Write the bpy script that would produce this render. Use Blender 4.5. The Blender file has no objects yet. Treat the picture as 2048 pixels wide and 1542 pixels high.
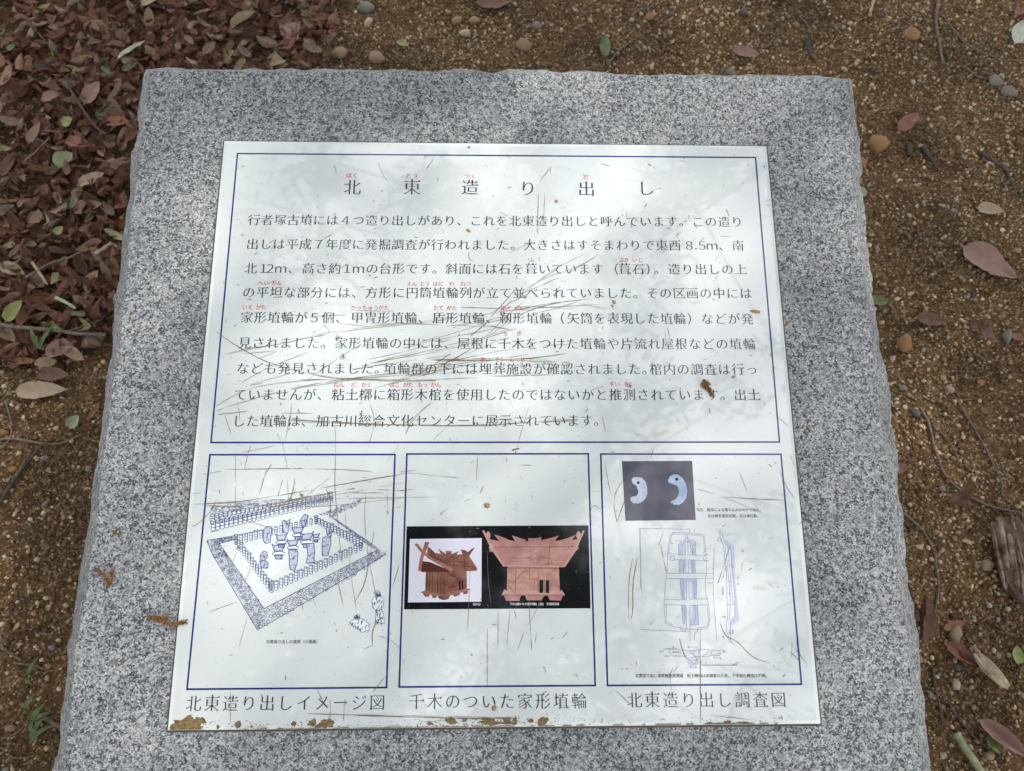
import bpy, bmesh, math, random
import numpy as np
from mathutils import Vector, Matrix, Euler, noise
from mathutils.geometry import tessellate_polygon
random.seed(7); rng = np.random.default_rng(7)
S = bpy.context.scene
COL = S.collection

# ------------------------------------------------------------------ camera
FPX = 1450.0
CAMP = Vector((-0.0033002661963172537, -0.26789319914632737, 1.2038431285624458))
CAMR = Matrix(((0.9997076780171809, -0.0012612667069721766, -0.024144724471209657),
               (-0.008345263565689025, 0.9192634866962079, -0.39355431467987995),
               (0.022691740557214426, 0.39364076419169886, 0.9189842401679474)))
cd = bpy.data.cameras.new('camera'); cam = bpy.data.objects.new('camera', cd); COL.objects.link(cam)
cam.matrix_world = Matrix.Translation(CAMP) @ CAMR.to_4x4()
cd.sensor_width = 36; cd.lens = FPX/2048*36; cd.clip_start = 0.02; cd.clip_end = 300
cd.dof.use_dof = True; cd.dof.focus_distance = 0.735; cd.dof.aperture_fstop = 10.5
S.camera = cam

# ------------------------------------------------------------------ sky, sun, exposure
SUN_EL, SUN_AZ = math.radians(50), math.radians(58)   # azimuth from +Y towards +X
w = bpy.data.worlds.new('World'); S.world = w; w.use_nodes = True
nt = w.node_tree; N = nt.nodes; L = nt.links
bg = N['Background']; bg.inputs['Strength'].default_value = 0.12
sky = N.new('ShaderNodeTexSky'); sky.sky_type = 'NISHITA'; sky.sun_disc = False
sky.sun_elevation = SUN_EL; sky.sun_rotation = SUN_AZ
tc = N.new('ShaderNodeTexCoord'); nz = N.new('ShaderNodeTexNoise'); nz.inputs['Scale'].default_value = 3.0
nz.inputs['Detail'].default_value = 7; nz.inputs['Roughness'].default_value = .55
rp = N.new('ShaderNodeValToRGB'); rp.color_ramp.elements[0].position = .34; rp.color_ramp.elements[1].position = .56
mx = N.new('ShaderNodeMix'); mx.data_type = 'RGBA'
L.new(tc.outputs['Generated'], nz.inputs['Vector']); L.new(nz.outputs['Fac'], rp.inputs['Fac'])
L.new(rp.outputs['Color'], mx.inputs['Factor']); L.new(sky.outputs['Color'], mx.inputs[6])
mx.inputs[7].default_value = (10.6, 10.4, 10.3, 1); L.new(mx.outputs[2], bg.inputs['Color'])
sd = bpy.data.lights.new('sun', 'SUN'); sun = bpy.data.objects.new('sun', sd); COL.objects.link(sun)
sd.energy = 2.3; sd.angle = math.radians(.8); sd.color = (1, .96, .9)
sdir = Vector((math.sin(SUN_AZ)*math.cos(SUN_EL), math.cos(SUN_AZ)*math.cos(SUN_EL), math.sin(SUN_EL)))
sun.rotation_euler = sdir.to_track_quat('Z', 'Y').to_euler()
S.view_settings.view_transform = 'Standard'; S.view_settings.look = 'None'; S.view_settings.gamma = 1
S.view_settings.use_curve_mapping = False
S.view_settings.exposure = 0.58

# ------------------------------------------------------------------ frames and helpers
HC = 0.52; TILT = math.radians(10)
PANEL = Matrix.Translation((0, 0, HC)) @ Matrix.Rotation(TILT, 4, 'X')
PINV = PANEL.inverted()
CL = PINV @ CAMP
def pray(u, v): return (CAMR @ Vector(((u-1024)/FPX, -(v-771)/FPX, -1)))
def gp(u, v, z=0.0):
    d = pray(u, v); s = (z-CAMP.z)/d.z; return CAMP+d*s
def pp(u, v, z=0.0):
    d = PINV.to_3x3() @ pray(u, v); s = (z-CL.z)/d.z; p = CL+d*s; return Vector((p.x, p.y, z))

def tag(o, label=None, cat=None, group=None, kind=None):
    if label: o['label'] = label
    if cat: o['category'] = cat
    if group: o['group'] = group
    if kind: o['kind'] = kind
    return o
def link(name, me, parent=None):
    o = bpy.data.objects.new(name, me); COL.objects.link(o)
    if parent: o.parent = parent
    return o
class MB:
    def __init__(s): s.v = []; s.f = []; s.m = []
    def add(s, vs, fs, mi=0):
        b = len(s.v); s.v += [tuple(v) for v in vs]; s.f += [tuple(i+b for i in f) for f in fs]; s.m += [mi]*len(fs)
    def mesh(s, name, mats, smooth=False):
        me = bpy.data.meshes.new(name); me.from_pydata(s.v, [], s.f)
        for m in (mats if isinstance(mats, (list, tuple)) else [mats]): me.materials.append(m)
        me.polygons.foreach_set('material_index', s.m)
        if smooth: me.polygons.foreach_set('use_smooth', [True]*len(s.f))
        me.update(); return me
    def build(s, name, mats, parent=None, smooth=False): return link(name, s.mesh(name, mats, smooth), parent)
def npmesh(name, V, F, mat, smooth=False):
    me = bpy.data.meshes.new(name); k = F.shape[1]
    me.vertices.add(len(V)); me.vertices.foreach_set('co', V.astype(np.float32).ravel())
    me.loops.add(F.size); me.loops.foreach_set('vertex_index', F.astype(np.int32).ravel())
    me.polygons.add(len(F)); me.polygons.foreach_set('loop_start', np.arange(0, F.size, k, dtype=np.int32))
    me.polygons.foreach_set('loop_total', np.full(len(F), k, dtype=np.int32))
    if smooth: me.polygons.foreach_set('use_smooth', np.ones(len(F), dtype=bool))
    me.materials.append(mat); me.update(calc_edges=True); me.validate(); return me

# ------------------------------------------------------------------ materials
def lin(c):
    return tuple(((x/255)/12.92 if x/255 <= .04045 else ((x/255+.055)/1.055)**2.4) for x in c)+(1,)
def mat(name, color=(.5, .5, .5), rough=.8, spec=.5):
    m = bpy.data.materials.new(name); m.use_nodes = True
    p = m.node_tree.nodes['Principled BSDF']
    p.inputs['Base Color'].default_value = tuple(color[:3])+(1,)
    p.inputs['Roughness'].default_value = rough; p.inputs['Specular IOR Level'].default_value = spec
    return m, m.node_tree.nodes, m.node_tree.links, p
def ramp(N, pts, interp='LINEAR'):
    r = N.new('ShaderNodeValToRGB'); cr = r.color_ramp; cr.interpolation = interp
    while len(cr.elements) < len(pts): cr.elements.new(.5)
    for e, (p, c) in zip(cr.elements, pts):
        e.position = p; e.color = tuple(c[:3])+(1,) if hasattr(c, '__len__') else (c, c, c, 1)
    return r
def noi(N, L, src, scale, detail=4, rough=.55):
    n = N.new('ShaderNodeTexNoise'); n.inputs['Scale'].default_value = scale; n.inputs['Detail'].default_value = detail
    n.inputs['Roughness'].default_value = rough; L.new(src, n.inputs['Vector']); return n.outputs['Fac']
def mixc(N, L, fac, a, b, mode='MIX'):
    m = N.new('ShaderNodeMix'); m.data_type = 'RGBA'; m.blend_type = mode
    for s, v in ((m.inputs['Factor'], fac), (m.inputs[6], a), (m.inputs[7], b)):
        if hasattr(v, 'is_linked') or hasattr(v, 'links'): L.new(v, s)
        elif hasattr(v, '__len__'): s.default_value = tuple(v[:3])+(1,)
        else: s.default_value = v
    return m.outputs[2]
def math_(N, L, op, a, b=0.0, clamp=False):
    m = N.new('ShaderNodeMath'); m.operation = op; m.use_clamp = clamp
    for s, v in ((m.inputs[0], a), (m.inputs[1], b)):
        if hasattr(v, 'links'): L.new(v, s)
        else: s.default_value = v
    return m.outputs[0]
def bump(N, L, p, h, dist, strength=1.0, normal=None):
    b = N.new('ShaderNodeBump'); b.inputs['Distance'].default_value = dist; b.inputs['Strength'].default_value = strength
    L.new(h, b.inputs['Height'])
    if normal is not None: L.new(normal, b.inputs['Normal'])
    L.new(b.outputs['Normal'], p.inputs['Normal']); return b.outputs['Normal']

def make_granite():
    m, N, L, p = mat('granite', rough=.62, spec=.4)
    t = N.new('ShaderNodeTexCoord').outputs['Object']
    # distort the coordinates a little so that grains are ragged
    dn = N.new('ShaderNodeTexNoise'); dn.inputs['Scale'].default_value = 420; dn.inputs['Detail'].default_value = 2; L.new(t, dn.inputs['Vector'])
    vm = N.new('ShaderNodeVectorMath'); vm.operation = 'MULTIPLY_ADD'; L.new(dn.outputs['Color'], vm.inputs[0])
    vm.inputs[1].default_value = (.0030,)*3; L.new(t, vm.inputs[2]); tt = vm.outputs[0]
    def vor(scale):
        v = N.new('ShaderNodeTexVoronoi'); v.inputs['Scale'].default_value = scale; L.new(tt, v.inputs['Vector'])
        s = N.new('ShaderNodeSeparateColor'); L.new(v.outputs['Color'], s.inputs[0]); return s.outputs
    a = vor(760); b = vor(470); c = vor(170)
    big = noi(N, L, t, 16, 3); cl = noi(N, L, t, 185, 3, .6)
    # cell value pushed by cluster noise: dark minerals gather in flocks
    va = math_(N, L, 'ADD', a[0], math_(N, L, 'MULTIPLY', math_(N, L, 'SUBTRACT', cl, .5), 1.05))
    va = math_(N, L, 'ADD', va, math_(N, L, 'MULTIPLY', math_(N, L, 'SUBTRACT', big, .5), .45))
    base = ramp(N, [(0, (.030, .036, .042)), (.14, (.07, .080, .088)), (.26, (.14, .155, .165)), (.44, (.23, .243, .252)), (.62, (.31, .32, .322)), (.86, (.43, .435, .43)), (1, (.52, .515, .50))])
    L.new(va, base.inputs['Fac'])
    fb = ramp(N, [(0, 1), (.13, 1), (.15, 0), (1, 0)]); L.new(math_(N, L, 'ADD', b[1], math_(N, L, 'MULTIPLY', math_(N, L, 'SUBTRACT', cl, .5), .9)), fb.inputs['Fac'])
    col = mixc(N, L, math_(N, L, 'MULTIPLY', fb.outputs['Color'], .8), base.outputs['Color'], (.04, .045, .05))
    fc = ramp(N, [(0, 0), (.8, 0), (.83, 1), (1, 1)]); L.new(c[2], fc.inputs['Fac'])
    col = mixc(N, L, math_(N, L, 'MULTIPLY', fc.outputs['Color'], .35), col, (.30, .305, .31))
    warm = ramp(N, [(0, 0), (.6, 0), (.78, 1), (1, 1)]); L.new(noi(N, L, t, 22, 6, .7), warm.inputs['Fac'])
    col = mixc(N, L, math_(N, L, 'MULTIPLY', warm.outputs['Color'], .30), col, (.30, .235, .15))
    # weathering bands, wiped dirt
    pt = N.new('ShaderNodeTexVoronoi'); pt.inputs['Scale'].default_value = 55; L.new(tt, pt.inputs['Vector'])
    pr_ = ramp(N, [(0, 1), (.055, 1), (.085, 0), (1, 0)]); L.new(pt.outputs['Distance'], pr_.inputs['Fac'])
    col = mixc(N, L, math_(N, L, 'MULTIPLY', pr_.outputs['Color'], .85), col, (.035, .037, .04))
    gr_ = ramp(N, [(0, 0), (.55, 0), (.68, 1), (1, 1)]); L.new(noi(N, L, t, 3.3, 7, .72), gr_.inputs['Fac'])
    col = mixc(N, L, math_(N, L, 'MULTIPLY', gr_.outputs['Color'], .22), col, (.16, .145, .12))
    we = ramp(N, [(0, (.58, .60, .61)), (.36, (.79, .82, .835)), (.60, (.99, 1.0, 1.01)), (1, (1.2, 1.2, 1.2))]); L.new(noi(N, L, t, 7.5, 5, .6), we.inputs['Fac'])
    col = mixc(N, L, 1.0, col, we.outputs['Color'], 'MULTIPLY')
    L.new(col, p.inputs['Base Color'])
    h = math_(N, L, 'ADD', noi(N, L, t, 650, 3, .7), math_(N, L, 'MULTIPLY', a[1], .35))
    bump(N, L, p, h, .00045, .55); return m
GRANITE = make_granite()

def make_panel():
    m, N, L, p = mat('panel_enamel', (.73, .765, .765), rough=.05, spec=1.0)
    t = N.new('ShaderNodeTexCoord').outputs['Object']
    st = ramp(N, [(0, 0), (.60, 0), (.80, 1), (1, 1)]); L.new(noi(N, L, t, 9, 6, .7), st.inputs['Fac'])
    col = mixc(N, L, math_(N, L, 'MULTIPLY', st.outputs['Color'], .45), (.615, .66, .655), (.54, .49, .37))
    sp = ramp(N, [(0, 1), (.275, 1), (.30, 0), (1, 0)]); L.new(noi(N, L, t, 420, 2, .5), sp.inputs['Fac'])
    col = mixc(N, L, math_(N, L, 'MULTIPLY', sp.outputs['Color'], .5), col, (.30, .26, .19))
    L.new(col, p.inputs['Base Color'])
    rr = ramp(N, [(0, .0), (1, .05)]); L.new(noi(N, L, t, 25, 5, .7), rr.inputs['Fac']); L.new(rr.outputs['Color'], p.inputs['Roughness'])
    bump(N, L, p, noi(N, L, t, 14, 2), .00010, .25)
    return m
ENAMEL = make_panel()
def ink(name, c, rough=.06): return mat(name, lin(c), rough, .8)[0]
INK = ink('dark_grey_ink', (52, 58, 68)); RED = ink('red_ink', (206, 66, 78)); NAVY = ink('navy_ink', (38, 44, 112))
BLUEINK = ink('pen_drawing_ink', (84, 90, 128)); BLACKP = ink('black_print', (22, 24, 27)); WHITEP = ink('white_print', (214, 214, 226))
PALEINK = ink('pale_survey_ink', (140, 146, 182)); LAVENDER = ink('lavender_tint', (178, 183, 208)); WHTXT = ink('light_caption', (205, 207, 210))
MIDLAV = ink('mid_lavender_tint', (140, 146, 190)); PAPER = ink('paper_white', (214, 222, 224))
SHADEINK = ink('pen_shading', (176, 182, 202))
SCR = mat('scratch_dirt', lin((112, 103, 78)), .85, .2)[0]; SCR2 = mat('faint_scratch', lin((150, 143, 120)), .85, .2)[0]
RUSTM = mat('rust_spot', lin((120, 78, 45)), .9, .2)[0]
METAL = mat('plate_edge', (.42, .42, .38), .5, .5)[0]; SEAL = mat('grimy_sealant', (.10, .09, .07), .9, .2)[0]
def noisy(name, c1, c2, scale, rough=.8, det=5, sp=.3, bmp=0, lo=.35, hi=.65):
    m, N, L, p = mat(name, rough=rough, spec=sp)
    t = N.new('ShaderNodeTexCoord').outputs['Object']
    r = ramp(N, [(0, c1), (lo, c1), (hi, c2), (1, c2)]); n = noi(N, L, t, scale, det, .65); L.new(n, r.inputs['Fac'])
    L.new(r.outputs['Color'], p.inputs['Base Color'])
    if bmp: bump(N, L, p, n, bmp, .8)
    return m
CLAY1 = noisy('fired_clay_print', lin((154, 110, 103)), lin((186, 142, 134)), 60, .07, sp=.8)
CLAY1L = noisy('fired_clay_edge_print', lin((172, 132, 125)), lin((194, 156, 148)), 60, .07, sp=.8)
CLAY1D = noisy('fired_clay_wall_print', lin((160, 118, 107)), lin((190, 148, 135)), 90, .07, sp=.8)
CLAY2 = noisy('orange_clay_roof_print', lin((106, 70, 62)), lin((146, 100, 88)), 90, .07, sp=.8)
CLAY2L = noisy('orange_clay_barge_print', lin((138, 94, 80)), lin((164, 116, 100)), 60, .07, sp=.8)
CLAY2W = noisy('orange_clay_wall_print', lin((98, 68, 58)), lin((136, 98, 82)), 90, .07, sp=.8)
CLAYDK = ink('clay_shade_print', (82, 48, 44)); CLAYSH = ink('clay_tone_print', (146, 102, 94)); CRACK = ink('crack_print', (118, 80, 70))
DUSK = noisy('slate_backdrop_print', lin((66, 69, 84)), lin((84, 82, 98)), 45, .06, sp=.8)
JADE = noisy('pale_bead_print', lin((150, 165, 184)), lin((186, 198, 212)), 50, .06, sp=.8)
JADE2 = noisy('blue_bead_print', lin((134, 150, 180)), lin((166, 182, 206)), 50, .06, sp=.8)
MUD = noisy('dried_mud', lin((92, 76, 48)), lin((136, 118, 82)), 300, .95, bmp=.0004)

def random_mat(name, pts, rough=.8, spec=.3, nscale=60, namp=.5, bmp=.0006, island=True, interp='LINEAR', patch=False, vein=False):
    m, N, L, p = mat(name, rough=rough, spec=spec)
    oi = N.new('ShaderNodeObjectInfo').outputs['Random']
    if island:
        g = N.new('ShaderNodeNewGeometry').outputs['Random Per Island']
        oi = math_(N, L, 'FRACT', math_(N, L, 'ADD', oi, g))
    r = ramp(N, pts, interp); L.new(oi, r.inputs['Fac'])
    t = N.new('ShaderNodeTexCoord').outputs['Object']
    n = noi(N, L, t, nscale, 5, .65); rr = ramp(N, [(0, 1-namp), (1, 1+namp)]); 
    k = math_(N, L, 'ADD', math_(N, L, 'MULTIPLY', n, 2*namp), 1-namp)
    if vein:
        xs_ = N.new('ShaderNodeSeparateXYZ'); L.new(t, xs_.inputs[0]); vr = ramp(N, [(0, 1.5), (.010, 1.35), (.022, 1.0), (1, 1.0)]); L.new(math_(N, L, 'ABSOLUTE', xs_.outputs['X']), vr.inputs['Fac'])
        k = math_(N, L, 'MULTIPLY', k, vr.outputs['Color'])
    if patch:
        pb = ramp(N, [(0, .42), (.40, .66), (.56, 1.1), (1, 1.35)]); L.new(noi(N, L, t, 4.5, 5, .65), pb.inputs['Fac']); k = math_(N, L, 'MULTIPLY', k, pb.outputs['Color'])
    hv = N.new('ShaderNodeVectorMath'); hv.operation = 'SCALE'; L.new(r.outputs['Color'], hv.inputs[0]); L.new(k, hv.inputs['Scale'])
    L.new(hv.outputs[0], p.inputs['Base Color'])
    if bmp: bump(N, L, p, n, bmp, .7)
    return m
LEAFC = [(0, (.060, .026, .015)), (.2, (.115, .046, .027)), (.42, (.155, .076, .046)), (.6, (.19, .108, .070)), (.74, (.13, .052, .028)), (.88, (.22, .145, .10)), (.97, (.28, .21, .13)), (1, (.20, .20, .08))]
LEAFM = random_mat('dead_leaf', LEAFC, .7, .3, 70, .5)
LEAFU = random_mat('dead_leaf_top', LEAFC, .65, .35, 4.5, .6, .02, vein=True)
LEAFTAN = random_mat('tan_dead_leaf', [(0, (.22, .155, .10)), (.5, (.27, .20, .135)), (1, (.20, .13, .09))], .7, .3, 4.5, .5, .02, vein=True)
LEAFGREY = random_mat('greyish_dead_leaf', [(0, (.15, .108, .085)), (1, (.19, .14, .11))], .7, .3, 4.5, .5, .02, vein=True)
GRAIN = random_mat('coarse_sand_grains', [(0, (.050, .028, .012)), (.22, (.13, .078, .034)), (.44, (.22, .145, .076)), (.66, (.36, .262, .150)), (.82, (.52, .42, .275)), (.85, (.07, .052, .036)), (.92, (.60, .51, .37)), (.96, (.22, .21, .18)), (1, (.32, .15, .05))], .85, .3, 400, .35, 0, patch=True)
PEB = random_mat('pebble_stone', [(0, (.17, .17, .165)), (.2, (.26, .225, .17)), (.42, (.36, .33, .27)), (.6, (.22, .155, .10)), (.75, (.12, .125, .13)), (.88, (.30, .20, .11)), (1, (.42, .40, .36))], .7, .35, 160, .45, .0006, island=False)
FIB = random_mat('root_fibres', [(0, (.060, .032, .018)), (.6, (.13, .075, .045)), (1, (.22, .15, .10))], .8, .2, 60, .2, 0)

def make_soil():
    m, N, L, p = mat('sandy_soil', rough=.95, spec=.15)
    t = N.new('ShaderNodeTexCoord').outputs['Object']
    r = ramp(N, [(0, (.036, .018, .007)), (.4, (.084, .047, .019)), (.6, (.14, .083, .036)), (1, (.24, .155, .075))]); L.new(noi(N, L, t, 55, 9, .72), r.inputs['Fac'])
    b = ramp(N, [(0, .42), (.40, .66), (.56, 1.1), (1, 1.35)]); L.new(noi(N, L, t, 4.5, 5, .65), b.inputs['Fac'])
    col = mixc(N, L, 1.0, r.outputs['Color'], b.outputs['Color'], 'MULTIPLY')
    v = N.new('ShaderNodeTexVoronoi'); v.inputs['Scale'].default_value = 230; L.new(t, v.inputs['Vector'])
    sx = N.new('ShaderNodeSeparateColor'); L.new(v.outputs['Color'], sx.inputs[0])
    f = ramp(N, [(0, 0), (.72, 0), (.8, 1), (1, 1)]); L.new(sx.outputs[0], f.inputs['Fac'])
    col = mixc(N, L, math_(N, L, 'MULTIPLY', f.outputs['Color'], .6), col, (.27, .19, .115))
    ms = ramp(N, [(0, 0), (.66, 0), (.76, 1), (1, 1)]); L.new(noi(N, L, t, 9, 6, .7), ms.inputs['Fac'])
    col = mixc(N, L, math_(N, L, 'MULTIPLY', ms.outputs['Color'], .35), col, (.05, .065, .02))
    L.new(col, p.inputs['Base Color'])
    h = math_(N, L, 'ADD', noi(N, L, t, 110, 8, .75), math_(N, L, 'MULTIPLY', v.outputs['Distance'], -.8))
    bump(N, L, p, h, .004, .9); return m
SOIL = make_soil()

# ------------------------------------------------------------------ ground
def hfun(x, y):
    v = Vector((x, y, 0))
    h = .012*noise.noise(v*1.7) + .007*noise.noise(v*6+Vector((3, 1, 0))) + .0035*noise.noise(v*19) + .0018*noise.noise(v*47)
    if abs(x) < .6 and abs(y) < .6: h -= .006*max(0, 1-max(abs(x), abs(y))/.6)
    return h
def axis(lo, hi, step, far):
    a = [lo+i*step for i in range(int(round((hi-lo)/step))+1)]; s = step
    l, r = [lo], [hi]
    while r[-1] < far:
        s *= 1.28; r.append(r[-1]+s); l.append(l[-1]-s)
    return np.array(l[:0:-1]+a+r[1:])
AX = axis(-1.5, 1.7, .011, 60); AY = axis(-.8, 1.8, .011, 60)
HG = np.zeros((len(AY), len(AX)))
for j, y in enumerate(AY):
    for i, x in enumerate(AX):
        HG[j, i] = hfun(x, y)
XX, YY = np.meshgrid(AX, AY)
V = np.stack([XX.ravel(), YY.ravel(), HG.ravel()], 1)
nx, ny = len(AX), len(AY)
ii, jj = np.meshgrid(np.arange(nx-1), np.arange(ny-1)); q = (jj*nx+ii).ravel()
F = np.stack([q, q+1, q+nx+1, q+nx], 1)
gr = link('ground', npmesh('ground', V, F, SOIL, True)); tag(gr, 'brown sandy soil with coarse grit around the granite block', kind='structure')
def H(x, y):
    x = np.asarray(x, float); y = np.asarray(y, float)
    i = np.clip(np.searchsorted(AX, x)-1, 0, nx-2); j = np.clip(np.searchsorted(AY, y)-1, 0, ny-2)
    fx = (x-AX[i])/(AX[i+1]-AX[i]); fy = (y-AY[j])/(AY[j+1]-AY[j])
    return HG[j, i]*(1-fx)*(1-fy)+HG[j, i+1]*fx*(1-fy)+HG[j+1, i]*(1-fx)*fy+HG[j+1, i+1]*fx*fy

# ------------------------------------------------------------------ granite block
sign = bpy.data.objects.new('stone_sign', None); COL.objects.link(sign); sign.location = (0, 0, 0)
tag(sign, 'rough sided grey granite block carrying a white Japanese information panel', 'information sign')
ZT = -.004
RI = [(1698,157),(1699,260),(1702,365),(1713,457),(1716,500),(1733,601),(1747,736),(1760,854),(1773,972),(1777,1020),(1795,1155),(1815,1291),(1833,1460),(1842,1542)]
RO = [(1700,157),(1706,219),(1713,292),(1719,365),(1727,467),(1733,500),(1740,560),(1753,662),(1770,716),(1776,770),(1777,803),(1790,888),(1797,1006),(1806,1071),(1815,1165),(1823,1223),(1835,1325),(1845,1379),(1852,1470),(1860,1542)]
LI = [(300,140),(297,205),(284,273),(273,376),(260,444),(256,534),(249,601),(243,669),(233,719),(224,787),(216,854),(202,955),(193,1054),(176,1155),(162,1240),(152,1308),(146,1375),(137,1460),(131,1542)]
LO = [(296,140),(290,171),(284,239),(270,290),(263,359),(253,427),(246,500),(244,520),(238,584),(231,669),(219,719),(212,787),(206,837),(199,888),(189,938),(184,1006),(179,1040),(166,1111),(154,1189),(146,1257),(135,1284),(137,1315),(134,1359),(125,1426),(118,1494),(114,1542)]
def interp(tab, v):
    if v <= tab[0][1]: return tab[0][0]
    for a, b in zip(tab, tab[1:]):
        if v <= b[1]: return a[0]+(b[0]-a[0])*(v-a[1])/(b[1]-a[1])
    a, b = tab[-2], tab[-1]; return b[0]+(b[0]-a[0])/(b[1]-a[1])*(v-b[1])
loop = []   # (pos in panel frame, outward normal, flare)
def seg(n, fn):
    for i in range(n): loop.append(fn(i/n))
DF = .047
def right(t):
    v = 157+(1660-157)*t; a = pp(interp(RI, v), v, ZT); b = pp(interp(RO, v), v, ZT-DF)
    return [a, Vector((1, 0, 0)), b.x-a.x]
def left(t):
    v = 1660-(1660-140)*t; a = pp(interp(LI, v), v, ZT); b = pp(interp(LO, v), v, ZT-DF)
    return [a, Vector((-1, 0, 0)), a.x-b.x]
BL_ = left(0)[0]; BR_ = right(.99999)[0]; TL_ = pp(300, 140, ZT); TR_ = pp(1698, 157, ZT)
seg(330, right); seg(300, lambda t: [BR_.lerp(BL_, t), Vector((0, -1, 0)), .012])
seg(330, left)
def back(t):
    a = TL_.lerp(TR_, t); a = a+Vector((0, .0012*noise.noise(Vector((t*9, 4, 0)))+(-.001+.002*math.sin(t*3.1)), 0))
    d = CL-a; e = abs(d.y)/d.z*DF   # reach of the flare that stays in view
    return [a, Vector((0, 1, 0)), e+.0055+.0015*noise.noise(Vector((t*14, 0, 2)))]
seg(300, back)
n = len(loop); Pk = [l[0] for l in loop]
# smooth normals round the corners
Nk = [l[1].copy() for l in loop]; Ok = [l[1]*l[2] for l in loop]
for c in (0, 330, 630, 960):
    A_, B_ = loop[(c-1) % n], loop[c % n]
    for k in range(-7, 7):
        wt = 1-abs(k+.5)/7.5; oth = B_ if k < 0 else A_
        Ok[(c+k) % n] = Ok[(c+k) % n]+oth[1]*oth[2]*wt; Nk[(c+k) % n] = (Nk[(c+k) % n]+oth[1]*wt).normalized()
down = PINV.to_3x3() @ Vector((0, 0, -1))
rings = [(0, 0), (.05, .002), (.15, .006), (.28, .012), (.42, .018), (.56, .025), (.70, .032), (.84, .039), (.95, .045), (1.0, .051), (.98, .062), (.90, .078), (.8, .095), (.7, .12), (.62, .14), (.58, .17), (.6, .21), (.62, .25), (.6, .30), (.6, .36), (.6, .43), (.6, .50), (.6, .58), (.6, .68)]
V = []
for r, (fo, dz) in enumerate(rings):
    for i in range(n):
        a = Pk[i]; nn = Nk[i]; fl = loop[i][2]
        p = a + Ok[i]*fo + down*dz
        if r == 0:
            jn = .0009*noise.noise(a*260) + .0014*noise.noise(a*70)
            p = p + nn*jn
        elif r < 9:
            p = p + (nn+Vector((0, 0, .5)))*(.0011*noise.noise(a*150+Vector((0, 0, dz*150))) + .0036*noise.noise(a*36+Vector((0, 0, dz*50))) + .0055*abs(noise.noise(a*13+Vector((5, 0, dz*30)))))*min(1, fo*2.2+.1)*(.35 if 660 < i < 925 else 1)
        else:
            p = p + nn*(.006*noise.noise(a*14+Vector((0, 0, dz*20)))+.0035*noise.noise(a*45+Vector((0, 0, dz*60)))+.0015*noise.noise(a*130+Vector((0, 0, dz*130))))
        V.append(PANEL @ p)
mb = MB(); mb.v = [tuple(v) for v in V]
for r in range(len(rings)-1):
    for i in range(n):
        j = (i+1) % n; mb.f.append((r*n+i, (r+1)*n+i, (r+1)*n+j, r*n+j)); mb.m.append(0)
cen = PANEL @ Vector((0, 0, ZT)); mb.v.append(tuple(cen)); ci = len(mb.v)-1
for i in range(n): mb.f.append((ci, i, (i+1) % n)); mb.m.append(0)
blk = mb.build('granite_block', GRANITE, sign)
me = blk.data
sm = [False]*len(me.polygons)
for i in range(len(sm)-n): sm[i] = True
for i in range(3*n): sm[i] = False
me.polygons.foreach_set('use_smooth', sm)
bm = bmesh.new(); bm.from_mesh(me); bmesh.ops.recalc_face_normals(bm, faces=bm.faces); bm.to_mesh(me); bm.free()

# ------------------------------------------------------------------ panel plate (part of the sign), everything below lives in its frame
def plate(w, h, z0, z1, bev, bz):
    X, Y = w/2, h/2; m = MB()
    def rect(x, y, z): return [(-x, -y, z), (x, -y, z), (x, y, z), (-x, y, z)]
    vs = rect(X, Y, z0)+rect(X, Y, z1-bz)+rect(X-bev, Y-bev, z1)
    fs = [(3, 2, 1, 0)]
    for r in (0, 4): fs += [(r+i, r+(i+1) % 4, r+4+(i+1) % 4, r+4+i) for i in range(4)]
    mi = [1, 1, 1, 1, 1, 0, 0, 0, 0]
    m.v = vs; m.f = fs+[(8, 9, 10, 11)]; m.m = mi+[0]; return m
PW, PH = .6, .5975
pan = plate(PW, PH, ZT-.001, 0, .0035, .0007).build('information_panel', [ENAMEL, METAL], sign)
pan.matrix_parent_inverse = Matrix(); pan.matrix_world = PANEL
sl = plate(PW+.0048, PH+.0048, ZT-.0015, ZT+.0009, .001, .0005).build('sealant_bead', SEAL, sign); sl.matrix_world = PANEL

def prt(mb_, name, mats, label=None):   # a sub-part printed on the panel
    o = link(name, mb_.mesh(name, mats), pan); return tag(o, label)

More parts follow.
